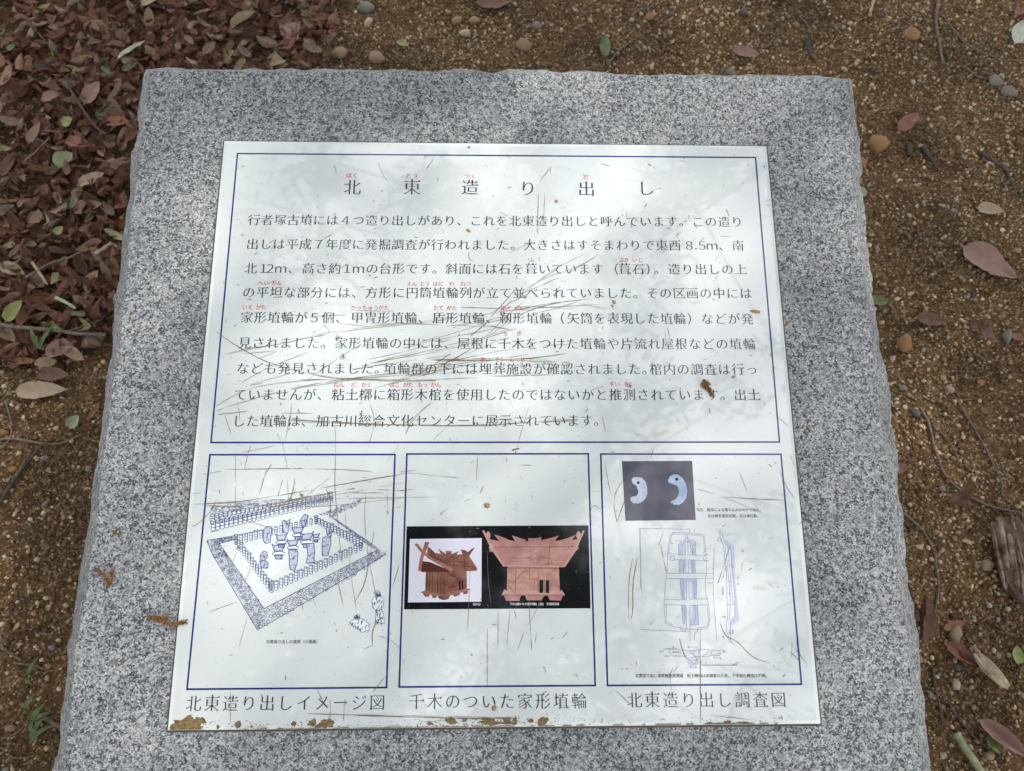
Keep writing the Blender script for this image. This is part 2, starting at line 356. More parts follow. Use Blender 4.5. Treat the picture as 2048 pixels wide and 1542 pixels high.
class Print:      # collects flat shapes given in photo pixels, lying on the panel
    def __init__(s, z): s.z = z; s.mb = MB()
    def poly(s, pts, mi=0, dz=0):
        P = [pp(x, y, s.z+dz) for x, y in pts]
        P = [Vector((p.x, p.y, s.z+dz)) for p in P]
        tr = tessellate_polygon([P]); fs = []
        for a, b, c in tr:
            ar = (P[b].x-P[a].x)*(P[c].y-P[a].y)-(P[b].y-P[a].y)*(P[c].x-P[a].x)
            fs.append((a, b, c) if ar > 0 else (a, c, b))
        s.mb.add(P, fs, mi)
    def line(s, pts, wpx, mi=0, dz=0, taper=False, wob=0):
        W = wpx/2/2000*1.0
        P = [pp(x, y, s.z+dz) for x, y in pts]
        vs = []
        for i, p in enumerate(P):
            a = P[max(0, i-1)]; b = P[min(len(P)-1, i+1)]; d = (b-a)
            if d.length < 1e-9: d = Vector((1, 0, 0))
            d.normalize(); k = Vector((-d.y, d.x, 0))
            ww = W*(1+random.uniform(-wob, wob))
            if taper: ww *= max(.25, min(1, 3*min(i, len(P)-1-i)/max(1, len(P)-1)+.25))
            if 0 < i < len(P)-1:
                d1 = (P[i]-P[i-1]).normalized(); c = max(.5, abs(d1.dot(d))); ww /= c
            vs += [p+k*ww, p-k*ww]
        fs = [(2*i, 2*i+1, 2*i+3, 2*i+2) for i in range(len(P)-1)]
        s.mb.add(vs, fs, mi)
    def closed(s, pts, wpx, mi=0, dz=0): s.line(list(pts)+[pts[0]], wpx, mi, dz)
    def ell(s, cx, cy, rx, ry, mi=0, dz=0, n=14, rough=0):
        s.poly([(cx+rx*math.cos(t*2*math.pi/n)*(1+random.uniform(-rough, rough)), cy+ry*math.sin(t*2*math.pi/n)*(1+random.uniform(-rough, rough))) for t in range(n)], mi, dz)

# frame lines: mitred rings
fr = Print(.00012)
def ring(q, wpx):
    P = [pp(x, y, .00012) for x, y in q]; h = wpx/2/2000
    c = sum(P, Vector())/4; o_, i_ = [], []
    for p in P:
        sx = 1 if p.x > c.x else -1; sy = 1 if p.y > c.y else -1
        o_.append(p+Vector((sx*h, sy*h, 0))); i_.append(p-Vector((sx*h, sy*h, 0)))
    fr.mb.add(o_+i_, [(k, k+4, (k+1) % 4+4, (k+1) % 4) for k in range(4)])
ring([(475,307),(1511,315),(1559,884),(422,885)], 3.2)
ring([(420,909.5),(790,909),(773,1375),(374,1378.5)], 3.2)
ring([(813.8,908),(1176.6,907.6),(1190.4,1371),(798.4,1374)], 3.2)
ring([(1201.6,908),(1562,908.5),(1603,1368.5),(1215,1371)], 3.2)
prt(fr.mb, 'frame_line', NAVY)

# ------------------------------------------------------------------ lettering
GC = {}
def glyph(ch, dx, dy):
    key = (ch, dx, dy)
    if key in GC: return GC[key]
    cu = bpy.data.curves.new('t', 'FONT'); cu.body = ch; cu.resolution_u = 3
    o = bpy.data.objects.new('t', cu); COL.objects.link(o)
    me = bpy.data.meshes.new_from_object(o.evaluated_get(bpy.context.evaluated_depsgraph_get()))
    bpy.data.objects.remove(o); bpy.data.curves.remove(cu)
    V = [Vector((v.co.x, v.co.y)) for v in me.vertices]; F = [tuple(p.vertices) for p in me.polygons]; bpy.data.meshes.remove(me)
    ec = {}
    for f in F:
        for i in range(len(f)):
            a, b = f[i], f[(i+1) % len(f)]; ec.setdefault((min(a, b), max(a, b)), []).append((a, b))
    A = sum((V[f[1]].x-V[f[0]].x)*(V[f[2]].y-V[f[0]].y)-(V[f[1]].y-V[f[0]].y)*(V[f[2]].x-V[f[0]].x) for f in F)
    s = 1 if A > 0 else -1; vn = {}
    for k, l in ec.items():
        if len(l) == 1:
            a, b = l[0]; d = V[b]-V[a]
            if d.length < 1e-7: continue
            d.normalize(); nn = Vector((d.y, -d.x))*s
            vn.setdefault(a, []).append(nn); vn.setdefault(b, []).append(nn)
    out = [v.copy() for v in V]
    off = lambda m_: -(dx*m_.x*m_.x+dy*m_.y*m_.y)
    for i, ns in vn.items():
        n1, n2 = ns[0], ns[-1]; det = n1.x*n2.y-n1.y*n2.x
        if abs(det) > .25:
            d1, d2 = off(n1), off(n2); qv = Vector(((d1*n2.y-d2*n1.y)/det, (n1.x*d2-n2.x*d1)/det))
        else:
            m_ = n1+n2
            if m_.length < 1e-6: continue
            m_.normalize(); qv = m_*off(m_)
        if qv.length > .05: qv = qv*(.05/qv.length)
        out[i] = V[i]+qv
    if dy > .01 and ord(ch) > 0x4e00 and ord(ch) < 0xa000:
        for k_, l in ec.items():
            if len(l) != 1: continue
            a, b = l[0]; d = V[b]-V[a]; ln = d.length
            if .03 < ln < .10 and abs(d.x) < .2*ln and (Vector((d.y, -d.x))*s).x > 0:
                ta = a if V[a].y > V[b].y else b; px_, py_ = out[ta].x, out[ta].y; m0 = len(out)
                out += [Vector((px_-.125, py_-.006)), Vector((px_+.012, py_-.012)), Vector((px_-.030, py_+.07))]; F.append((m0, m0+1, m0+2) if s > 0 else (m0+2, m0+1, m0))
    if s < 0: F = [tuple(reversed(f)) for f in F]
    GC[key] = (out, F); return GC[key]
g0 = glyph('国', 0, 0)[0]
GCX = (min(v.x for v in g0)+max(v.x for v in g0))/2; GCY = (min(v.y for v in g0)+max(v.y for v in g0))/2
MIN = (-.003, .018); GOT = (-.006, -.003)
def put(mb_, ch, u, v, em, style=MIN, z=.0002, rot=0, xs=1.0):
    if ch in ' 　': return
    V, F = glyph(ch, *style); c = pp(u, v, z); ca, sa = math.cos(rot), math.sin(rot); vs = []
    for g in V:
        x, y = (g.x-GCX)*em*xs, (g.y-GCY)*em; vs.append((c.x+x*ca-y*sa, c.y+x*sa+y*ca, z))
    mb_.add(vs, F)
def run(mb_, s, x0, y0, x1, y1, em, style=MIN, z=.0002, xs=1.0):
    k = len(s)
    for i, ch in enumerate(s):
        t = (i+.5)/k; put(mb_, ch, x0+(x1-x0)*t, y0+(y1-y0)*t, em, style, z, 0, xs)
for ch, u, v in [('北',704.5,375), ('東',824,374.6), ('造',940,375), ('り',1056,377), ('出',1173,378), ('し',1292,377)]: 
    ti = MB(); put(ti, ch, u, v, .0198, (-.003, .018)); prt(ti, 'title_character', INK)
EM = .01355
lines = [
 ((440,444), [('行者塚古墳には４つ造り出しがあり、これを北東造り出しと呼んでいます。この造り',495,1487)]),
 ((488.4,491.5), [('出しは平成７年度に発掘調査が行われました。大きさはすそまわりで東西',492,1363), ('８',1371,1386), ('．',1385,1411), ('５',1397,1412), ('ｍ',1412,1436), ('、',1436,1462), ('南',1463,1489)]),
 ((537,539), [('北',488,515), ('１２',520,547), ('ｍ',549,574), ('、',575,602), ('高さ約',603,683), ('１',687,701), ('ｍ',704,730), ('の台形です。斜面には石を葺いています',731,1208), ('（',1212,1238), ('葺石',1236,1290), ('）',1291,1317), ('。',1307,1333), ('造り出しの上',1335,1495)]),
 ((585,587), [('の平坦な部分には、方形に',484,811), ('円筒埴輪列が立て並べられていました。その区画の中には',811,1505)]),
 ((635,638), [('家形埴輪が５個、',480,697), ('甲冑形埴輪、',701,862), ('盾形埴輪、',864,997), ('靱形埴輪',998,1105), ('（',1104,1130), ('矢筒を表現した埴輪',1133,1373), ('）',1374,1400), ('などが発',1401,1508)]),
 ((686,688.5), [('見されました。',476,668), ('家形埴輪の中には、屋根に千木をつけた埴輪や片流れ屋根などの埴輪',669,1512)]),
 ((737,739), [('なども発見されました',472,748), ('。',748,775), ('埴輪群の下には埋葬施設が確認されました',767,1283), ('。',1283,1310), ('棺内の調査は行っ',1298,1517)]),
 ((789.5,790), [('ていませんが、',467,661), ('粘土槨に箱形木棺を使用したのではないかと推測されています。出土',662,1522)]),
 ((842.5,841), [('した埴輪は、',464,629), ('加古川総合文化センターに',631,970), ('展示されています。',970,1214)])]
for (yl, yr), segs in lines:
    b = MB(); yy = lambda x: yl+(yr-yl)*(x-480)/1000
    for s_, x0, x1 in segs: run(b, s_, x0, yy(x0), x1, yy(x1), EM)
    prt(b, 'text_line', INK)
RS = (-.006, .006)
for s_, us, v in [('ほく',(698,710.5),350.5), ('とう',(817.4,830.5),351.6), ('つく',(934,946.7),352.3), ('だ',(1172,),354.4)]:
    rub = MB()
    for ch, u in zip(s_, us): put(rub, ch, u, v, .0068, RS)
    prt(rub, 'reading_aid', RED)
for s_, us, v in [('ふ',(1063,),519.7), ('ふきいじ',(1243.7,1253,1269.5,1281),520), ('へいたん',(521,532,548.6,558),566), ('えんとうはにわれつ',(818.7,829,845,855,871,882,903.5,926,937),567.7),
  ('いえがた',(489.4,500,517,527.6),614.6), ('かっちゅうがた',(706.6,718,729.3,740.6,752,762,773),615.4), ('たてがた',(871.7,882,898.6,909),616), ('ゆぎがた',(1007,1016.6,1033,1043),617.5),
  ('ちぎ',(1010.8,1038.6),667), ('まいそうしせつ',(965,975.6,994.6,1003,1024.5,1045,1057.6),719), ('ねんどかく',(672,683.4,706.6,728,738.6),769.7), ('はこがたもっかん',(784,794,811.4,821.6,840,850.5,866.6,877.4),769.7), ('すいそく',(1223.8,1235,1252,1262),768.4)]:
    rub = MB()
    for ch, u in zip(s_, us): put(rub, ch, u, v, .0058, RS)
    prt(rub, 'reading_aid', RED)
for s_, x0, x1, y0, y1 in [('北東造り出しイメージ図',369,773,1407.6,1405.6), ('千木のついた家形埴輪',815,1176.5,1403.5,1402.5), ('北東造り出し調査図',1251,1575,1400.8,1400)]:
    b = MB(); run(b, s_, x0, y0, x1, y1, .0149, (0, .019)); prt(b, 'caption_lettering', INK)
for s_, x0, x1, y in [('北東造り出しの復原（小東画）',532,640,1283.5), ('勾玉　陥没による落ち込みの中から出土。',1393,1526,1019.7), ('左は緑色凝灰岩製。右は滑石製。',1415,1521,1031.8), ('北東造り出し埋葬施設実測図　粘土槨内は未調査のため、下半部の構造は不明。',1270,1538,1351.4)]:
    b = MB(); run(b, s_, x0, y, x1, y, .0036 if y > 1100 else .0035, GOT); prt(b, 'small_caption', INK)

# ------------------------------------------------------------------ picture 1: pen drawing of the mound
c5 = lambda x, y: (370+x/3.761, 890+y/3.761)
c6 = lambda x, y: (800+x/3.76, 890+y/3.76)
c7 = lambda x, y: (1200+x/3.083, 890+y/3.083)
c9 = lambda x, y: (1260+x/5.93, 1040+y/5.93)
c10 = lambda x, y: (360+x/4.6545, 960+y/4.6545)
D = Print(.00016); C5 = lambda pts: [c5(*p) for p in pts]
def inside(p, poly):
    r = False; x, y = p
    for (x1, y1), (x2, y2) in zip(poly, poly[1:]+poly[:1]):
        if (y1 > y) != (y2 > y) and x < (x2-x1)*(y-y1)/(y2-y1)+x1: r = not r
    return r
def cobbles(poly, s, w=.75, keep=1.0):
    xs = [p[0] for p in poly]; ys = [p[1] for p in poly]; y = min(ys); row = 0
    while y < max(ys):
        x = min(xs)+(row % 2)*s*.5
        while x < max(xs):
            cx, cy = x+random.uniform(-.25, .25)*s, y+random.uniform(-.25, .25)*s
            if inside((cx, cy), poly) and random.random() < keep:
                r = s*random.uniform(.38, .6); a0 = random.random()*6; k = 6
                pts = [c5(cx+r*math.cos(a0+t*6.283/k)*random.uniform(.8, 1.15), cy+.8*r*math.sin(a0+t*6.283/k)*random.uniform(.8, 1.15)) for t in range(k)]
                D.closed(pts, w, 0 if random.random() < .6 else 1)
            x += s
        y += s*.8; row += 1
for poly, s in (([(165,720),(255,740),(330,850),(205,820)],14), ([(205,820),(300,800),(440,1000),(330,1010)],15), ([(330,1010),(440,1000),(600,1235),(545,1392)],18), ([(545,1392),(600,1235),(900,1075),(960,1150)],26), ([(900,1075),(1200,925),(1260,990),(960,1150)],21), ([(1200,925),(1440,790),(1515,820),(1260,990)],15),
                ([(165,718),(370,683),(372,712),(258,742)],10)): cobbles(poly, s)
cobbles([(190,470),(420,425),(830,400),(620,455),(330,520),(195,550)], 13, .6, .75)
cobbles([(1005,520),(1340,400),(1300,450),(1110,545)], 11, .6, .8)
cobbles([(1110,550),(1125,548),(1340,700),(1460,790),(1440,795),(1310,705)], 9, .6)
for p in ([(165,720),(205,820),(545,1392),(960,1150),(1515,820),(1340,700),(1110,550)], [(258,742),(595,1232),(1450,790)], [(165,718),(370,683),(600,635)], [(190,655),(250,642)], [(255,742),(370,712)]): D.line(C5(p), 1.1)
def cyl(x, y, w, h, cup=False, sh=True):    # a clay cylinder standing with its foot at (x, y); c5 coordinates
    n_ = 3; r = w/2; e = r*.38
    for k in range(n_):
        ww = r*(1-.07*k); t0 = y-h+h*k/n_; t1 = y-h+h*(k+1)/n_
        D.poly([c5(x-ww, t0), c5(x-ww*.95, t1), c5(x, t1+e), c5(x+ww*.95, t1), c5(x+ww, t0)], 3)
        D.line([c5(x-ww, t0), c5(x-ww*.95, t1), c5(x-ww*.5, t1+e*.8), c5(x, t1+e), c5(x+ww*.5, t1+e*.8), c5(x+ww*.95, t1), c5(x+ww, t0)], 1.0, 0, .00002)
        if sh: D.poly([c5(x+ww*.35, t0+e), c5(x+ww*.35, t1+e*.9), c5(x+ww*.95, t1), c5(x+ww, t0)], 1, .00001)
    pts = [c5(x+r*math.cos(a*.6283), y-h+e*math.sin(a*.6283)) for a in range(10)]
    D.poly(pts, 3 if not sh else 1, .00003); D.closed(pts, 1.0, 0, .00004)
    if cup:
        D.poly([c5(x-r*1.5, y-h-r*.6), c5(x-r*.6, y-h+r*.3), c5(x+r*.6, y-h+r*.3), c5(x+r*1.5, y-h-r*.6), c5(x, y-h-r*1.1)], 3, .00005)
        D.line([c5(x-r*1.5, y-h-r*.6), c5(x-r*.6, y-h+r*.3), c5(x+r*.6, y-h+r*.3), c5(x+r*1.5, y-h-r*.6), c5(x, y-h-r*1.1), c5(x-r*1.5, y-h-r*.6)], 1.1, 0, .00006)
        D.line([c5(x-r, y-h-r*.5), c5(x, y-h-r*.1), c5(x+r, y-h-r*.5)], 1.0, 0, .00006)
def row(a, b, k, w0, w1, h0, h1, cups=(), sh=True):
    for i in range(k):
        t = i/(k-1); cyl(a[0]+(b[0]-a[0])*t, a[1]+(b[1]-a[1])*t, w0+(w1-w0)*t, h0+(h1-h0)*t, i in cups, sh)
row((1095,410), (205,590), 28, 22, 32, 46, 62, (0,), False)
row((1100,432), (212,640), 27, 24, 34, 50, 70, (14, 24), False)
row((985,590), (385,745), 17, 20, 24, 44, 60, (6, 12, 16))
row((985,585), (1325,770), 15, 20, 25, 44, 60, (0, 5, 10, 14))
row((385,745), (640,1095), 14, 22, 28, 52, 66, (2, 5, 9, 13))
row((1320,790), (650,1105), 19, 24, 30, 50, 66, (4, 9, 13, 18))
def house(x, y, k):    # small raised-roof house drawing
    P_ = lambda pts: [c5(x+px_*k, y+py_*k) for px_, py_ in pts]
    for pts, f in (([(-30,40),(30,40),(26,72),(-24,72)],1), ([(-48,30),(0,8),(50,26),(34,44),(-32,48)],3), ([(-52,-42),(-34,-28),(34,-34),(52,-52),(28,14),(-30,20)],1)):
        D.poly(P_(pts), f, .00005); D.closed(P_(pts), 1.3, 0, .00006)
    D.closed(P_([(-34,-28),(34,-34),(24,6),(-26,12)]), .9, 0, .00007)
    for q_ in (-20, -4, 12, 22): D.line(P_([(q_, 48), (q_-1, 70)]), 1.2, 0, .00007)
for a in ((850,650,.9), (725,705,.9), (915,700,1.0), (812,745,.9), (705,785,1.0), (985,690,.55)): house(*a)
for sh_ in ([(780,785),(800,790),(840,785),(850,810),(845,880),(825,945),(790,935),(785,860)], [(1035,700),(1060,690),(1095,700),(1098,740),(1075,830),(1035,832),(1030,760)], [(1060,620),(1090,618),(1108,650),(1095,695),(1070,680)], [(565,830),(590,798),(615,805),(622,840),(600,870),(570,865)], [(560,875),(600,868),(628,890),(620,925),(580,925)], [(915,745),(970,740),(975,800),(970,860),(980,885),(910,888),(925,830)], [(592,640),(612,615),(645,612),(650,640),(640,735),(605,740),(590,720)], [(730,575),(745,565),(765,575),(792,555),(780,600),(775,660),(740,660)], [(870,560),(900,520),(925,530),(905,610),(885,625)]):
    D.poly(C5(sh_), 1, .00007); D.closed(C5(sh_), 1.4, 0, .00008)
    cx = sum(p[0] for p in sh_)/len(sh_); cy = sum(p[1] for p in sh_)/len(sh_)
    for k in range(34):
        a, b = random.choice(sh_), random.random()*.9
        qx, qy = cx+(a[0]-cx)*b, cy+(a[1]-cy)*b; D.line([c5(qx, qy), c5(qx+random.uniform(-8, 12), qy+random.uniform(-3, 14))], .8, 0, .00009)
# the two figures at the lower right
fig = [[(1432,1100),(1450,1095),(1468,1105),(1472,1125),(1455,1135),(1436,1122)], [(1415,1150),(1440,1130),(1475,1140),(1498,1160),(1490,1215),(1470,1240),(1440,1250),(1415,1215),(1408,1180)], [(1442,1245),(1478,1240),(1495,1290),(1497,1345),(1450,1335),(1432,1330)],
       [(1275,1285),(1295,1273),(1315,1282),(1310,1300),(1285,1302)], [(1240,1330),(1290,1300),(1340,1310),(1390,1350),(1385,1390),(1330,1408),(1300,1370),(1262,1360)]]
for sh_ in fig:
    D.poly(C5(sh_), 3, .00005); D.closed(C5([(x+random.uniform(-3, 3), y+random.uniform(-3, 3)) for x, y in sh_]), .8, 0, .00006)
    cx = sum(p[0] for p in sh_)/len(sh_); cy = sum(p[1] for p in sh_)/len(sh_)
    for k in range(30):
        a, b = random.choice(sh_), random.choice(sh_); t, u_ = random.uniform(.3, .95), random.uniform(.2, .8)
        qx, qy = cx+(a[0]-cx)*t, cy+(a[1]-cy)*t; D.line([c5(qx, qy), c5(qx+random.uniform(-14, 6), qy+random.uniform(4, 14)), c5(qx+random.uniform(-16, 4), qy+random.uniform(14, 26))], .7, 0, .00007)
prt(D.mb, 'mound_drawing', [BLUEINK, SHADEINK, BLACKP, PAPER], 'blue pen drawing of a cobbled mound ringed with clay cylinders and two onlookers')

# ------------------------------------------------------------------ picture 2: photograph of the two clay houses
B = Print(.00016); C6 = lambda pts: [c6(*p) for p in pts]
M2 = [BLACKP, WHITEP, CLAY1, CLAY1L, CLAY1D, CLAY2, CLAY2L, CLAY2W, CLAYDK, CRACK, CLAYSH]
B.poly(C6([(50,612),(1417,604),(1433,1228),(30,1236)]), 0)
B.poly(C6([(75,707),(615,700),(612,1178),(60,1184)]), 1, .00002)
z1 = .00004
B.poly(C6([(808,905),(1195,905),(1202,1100),(803,1095)]), 4, z1)
B.poly(C6([(785,1086),(803,1095),(1202,1098),(1215,1090),(1240,1125),(1238,1133),(765,1130),(766,1124)]), 3, z1+.00001)
for p in ([(782,1128),(915,1130),(903,1148),(899,1172),(797,1172)], [(938,1130),(1092,1130),(1072,1150),(1068,1168),(956,1168)], [(1110,1130),(1226,1130),(1209,1170),(1128,1168)]): B.poly(C6(p), 2, z1+.00002)
B.poly(C6([(1048,1014),(1078,1014),(1078,1112),(1048,1112)]), 0, z1+.00003); B.poly(C6([(1096,1016),(1122,1016),(1122,1113),(1096,1113)]), 0, z1+.00003)
B.poly(C6([(632,650),(668,705),(690,712),(745,722),(708,672),(790,700),(820,715),(865,722),(842,680),(900,698),(945,712),(950,724),(965,722),(962,700),(1010,703),(1062,692),(1064,722),(1078,712),(1130,700),(1196,680),(1165,722),(1200,718),(1260,700),(1325,675),(1290,715),(1330,710),(1378,650),(1340,760),(1342,780),(1325,795),(1240,918),(1100,922),(900,915),(775,912),(700,805),(675,795),(668,765),(676,755)]), 2, z1+.00004)
for cx, cy in ((663,682), (1343,680)): B.ell(*c6(cx, cy), 4.5, 8.5, 3, z1+.00005)
B.poly(C6([(617,645),(632,640),(700,765),(798,912),(776,914),(690,790)]), 3, z1+.00006); B.poly(C6([(1376,640),(1388,648),(1330,775),(1242,918),(1222,918),(1315,775)]), 3, z1+.00006)
for p in ([(805,1015),(845,1035),(870,1015),(925,955),(960,945)], [(870,925),(868,1110)], [(975,930),(973,1005),(1037,1012)], [(1037,930),(1040,1110)], [(1090,715),(1128,748),(1115,900)], [(1128,748),(1165,715)], [(940,855),(985,838)], [(975,840),(980,900)], [(810,1060),(845,1090),(860,1110)], [(1130,960),(1180,925)], [(1170,1050),(1200,1075)], [(1060,905),(1130,890),(1200,900)], [(820,940),(868,940)], [(1260,760),(1280,785)], [(705,770),(850,765),(1100,768),(1300,762)], [(850,850),(1000,852),(1200,850)], [(1087,1014),(1087,1112)]): B.line(C6(p), .9, 9, z1+.00007, wob=.4)
B.line(C6([(790,905),(1000,912),(1230,912)]), 2.2, 3, z1+.00008)
SH = 10
B.poly(C6([(808,918),(1196,922),(1196,934),(1000,930),(808,930)]), SH, z1+.00007); B.poly(C6([(765,1124),(1238,1126),(1236,1134),(767,1132)]), SH, z1+.00009)
for k in range(46):
    a_ = random.uniform(720, 1290); b_ = random.uniform(735, 895); l_ = random.uniform(14, 60)
    if 700+(b_-735)*.55 < a_ and a_+l_ < 1330-(b_-735)*.6: B.line(C6([(a_, b_), (a_+l_/2, b_+random.uniform(-3, 3)), (a_+l_, b_+random.uniform(-2, 4))]), random.uniform(.5, 1.4), random.choice((SH, 3)), z1+.00007)
for k in range(40):
    a_ = random.uniform(812, 1190); b_ = random.uniform(930, 1080)
    if not (1030 < a_ < 1130 and b_ > 1000): B.line(C6([(a_, b_), (a_+random.uniform(-4, 4), b_+random.uniform(10, 30))]), random.uniform(.5, 1.3), random.choice((SH, 3)), z1+.00005)
# the inset house
z2 = .00005
B.poly(C6([(195,925),(340,925),(332,1135),(188,1112)]), 7, z2); B.poly(C6([(338,930),(502,930),(503,1100),(330,1135)]), 5, z2)
B.poly(C6([(165,872),(225,880),(345,930),(385,955),(160,955),(150,930)]), 8, z2+.00001)
for p in ([(443,1022),(455,1022),(457,1090),(445,1092)], [(464,1020),(474,1020),(475,1088),(465,1090)]): B.poly(C6(p), 0, z2+.00002)
B.poly(C6([(200,845),(205,800),(208,768),(262,815),(270,812),(308,820),(285,778),(345,820),(343,797),(388,797),(388,820),(445,795),(425,825),(470,820),(455,785),(490,790),(510,805),(548,775),(558,777),(520,835),(582,930),(575,945),(490,950),(385,955)]), 5, z2+.00003)
B.poly(C6([(206,762),(228,776),(264,812),(256,820),(236,812)]), 5, z2+.00003)
B.poly(C6([(188,728),(222,730),(175,850),(160,945),(135,948),(150,850)]), 6, z2+.00004)
B.poly(C6([(108,746),(130,738),(170,790),(230,840),(330,895),(398,928),(398,940),(380,952),(280,890),(195,835),(150,800)]), 6, z2+.00005)
B.poly(C6([(152,1108),(190,1092),(335,1128),(500,1078),(535,1086),(480,1105),(335,1142),(190,1122)]), 6, z2+.00003)
for p in ([(172,1115),(222,1125),(218,1142),(185,1140)], [(238,1128),(278,1132),(270,1152),(245,1150)], [(285,1135),(380,1128),(365,1158),(330,1167),(292,1155)], [(395,1122),(455,1110),(445,1130),(408,1142)], [(472,1108),(512,1095),(508,1118),(480,1124)]): B.poly(C6(p), 7, z2+.00006)
for p in ([(225,950),(222,1115)], [(285,950),(282,1120)], [(300,1030),(330,1050)], [(335,1040),(370,1060),(350,1100)], [(350,960),(420,980)], [(410,890),(395,920)], [(480,830),(490,945)], [(350,985),(400,985),(440,1010)], [(335,960),(333,1130)], [(515,825),(560,775)], [(230,830),(330,870),(470,880)], [(260,850),(400,905),(560,915)], [(205,960),(200,1110)], [(245,965),(243,1120)], [(310,960),(305,1125)], [(365,1070),(430,1060)], [(400,860),(440,840)]): B.line(C6(p), 1.0, 8, z2+.00007, wob=.3)
prt(B.mb, 'clay_house_photograph', M2, 'printed photograph of two pinkish clay model houses on black')
b = MB(); run(b, '（左から）', 942.5, 1208.6, 964, 1208.6, .0028, (-.01, -.01), .0003); prt(b, 'small_caption', WHTXT); b = MB(); run(b, '千木と鰭のついた家形埴輪(正面)［行者塚古墳］', 1020, 1208, 1121, 1208, .0027, (-.01, -.01), .0003)
prt(b, 'small_caption', WHTXT)

# ------------------------------------------------------------------ picture 3: curved beads and survey plan
K = Print(.00016); C7 = lambda pts: [c7(*p) for p in pts]; C9 = lambda pts: [c9(*p) for p in pts]
K.poly(C7([(135,100),(568,98),(590,462),(157,467)]), 0)
K.poly(C7([(195,212),(205,200),(230,197),(258,203),(280,225),(291,260),(291,300),(280,330),(260,350),(235,361),(205,358),(188,342),(187,325),(200,318),(225,315),(235,300),(235,280),(228,262),(222,248),(200,235)]), 1, .00003)
K.poly(C7([(420,215),(432,192),(455,181),(480,184),(510,205),(530,240),(538,285),(532,325),(515,352),(490,368),(455,368),(435,357),(440,345),(465,335),(480,315),(488,290),(485,265),(472,250),(440,238),(422,230)]), 2, .00003)
K.ell(*c7(236, 232), 3, 3, 3, .00006); K.ell(*c7(473, 211), 3.2, 3.2, 3, .00006)
prt(K.mb, 'bead_photograph', [DUSK, JADE, JADE2, BLACKP], 'printed photograph of two pale comma shaped beads on slate grey')
Q = Print(.00016)
for p in ([(575,290),(600,255),(650,235),(655,290),(625,300),(610,330),(610,415),(585,415),(580,330)], [(690,275),(700,235),(745,232),(778,265),(775,415),(748,415),(742,320),(715,290)], [(585,475),(655,475),(650,625),(590,625)], [(725,475),(775,475),(765,520),(775,625),(735,625)], [(595,700),(790,700),(795,760),(785,940),(755,940),(740,735),(660,735),(655,945),(610,945),(600,820)], [(610,1010),(665,1010),(668,1240),(630,1230),(625,1110),(610,1060)], [(745,1005),(800,1005),(815,1245),(710,1240),(710,1180),(745,1165)],
          [(1130,220),(1170,260),(1240,320),(1245,700),(1295,1190),(1190,1260),(1190,1200),(1245,1140),(1245,900),(1195,340),(1130,290)], [(1630-230,0+0),(1400,1),(1401,2)]): Q.poly(C9(p), 1)
for p in ([(110,100),(700,110),(705,145)], [(112,100),(135,820),(65,820)], [(125,100),(128,800)], [(440,630),(450,340),(475,190),(510,148),(640,150),(880,175),(900,380),(910,600),(890,740),(905,900),(930,1000),(950,1200),(920,1280),(850,1300),(720,1300),(500,1260),(420,1220),(408,1100),(405,940),(425,700),(440,630)],
          [(460,400),(490,190),(520,165),(640,170),(870,190),(885,380)], [(430,1000),(430,1200),(510,1245)], [(915,1010),(935,1200),(905,1265),(800,1285)], [(455,400),(560,403),(575,415),(655,415)], [(520,470),(660,472)], [(690,415),(860,418),(870,380),(900,375)], [(700,470),(900,485)], [(440,632),(1000,632)], [(430,695),(1000,695)], [(405,940),(660,948)], [(410,1003),(665,1008)], [(705,940),(925,935)], [(710,1015),(935,1003)],
          [(655,150),(658,415)], [(680,170),(690,415)], [(663,475),(663,628)], [(695,475),(697,625)], [(722,475),(725,628)], [(670,735),(672,945)], [(697,735),(705,940)], [(730,735),(745,940)], [(668,1010),(672,1290),(655,1310),(600,1305),(595,1265)], [(710,1010),(712,1430)], [(765,1430),(765,1335),(800,1330),(805,1290)], [(640,300),(650,415)], [(690,310),(715,300),(745,415)],
          [(710,100),(710,145)], [(765,100),(765,150)], [(1000,330),(985,740),(990,900),(1030,1430)], [(985,740),(910,742)], [(120,1300),(710,1325)], [(560,1520),(390,1530)]): Q.line(C9(p), .72, 0)
for p in ([(575,290),(580,415)], [(585,475),(590,625)], [(600,700),(605,820),(655,945)], [(775,265),(775,415)], [(765,475),(768,520),(775,625)], [(785,700),(790,800),(785,940)], [(615,1010),(630,1230)], [(800,1005),(815,1245),(710,1245)], [(625,300),(620,415)], [(745,290),(745,415)], [(625,480),(640,560),(630,625)], [(740,480),(755,560),(742,625)], [(625,700),(640,800),(615,940)], [(760,700),(768,940)], [(640,1010),(655,1180)], [(770,1010),(780,1150),(755,1230)]): Q.line(C9(p), 1.0, 2)
K2 = lambda cx, cy, r, w_, a0=0, a1=6.2832: Q.line([c9(cx+r*math.cos(a0+(a1-a0)*t/14), cy+r*math.sin(a0+(a1-a0)*t/14)) for t in range(15)], w_, 2)
K2(502, 455, 27, 1.2); K2(910, 450, 38, 1.2, .8, 5.4); K2(678, 238, 26, 1.0); K2(1063, 235, 24, 1.0)
for p in ([(1020,100),(1055,150),(1095,165),(1130,290),(1195,340),(1210,600),(1245,900),(1245,1140),(1190,1200),(1185,1240)], [(1070,100),(1065,200),(1110,300),(1120,440),(1145,600),(1150,900),(1160,1200)], [(1130,320),(1165,640),(1190,900),(1180,1180)], [(1160,320),(1195,700),(1225,1010)], [(1150,1000),(1240,1005)], [(1145,1200),(1140,1320),(1200,1430)], [(1190,1240),(1195,1420)]): Q.line(C9(p), .8, 0)
C11 = lambda pts: [(1260+x/6.827, 1290+y/6.827) for x, y in pts]
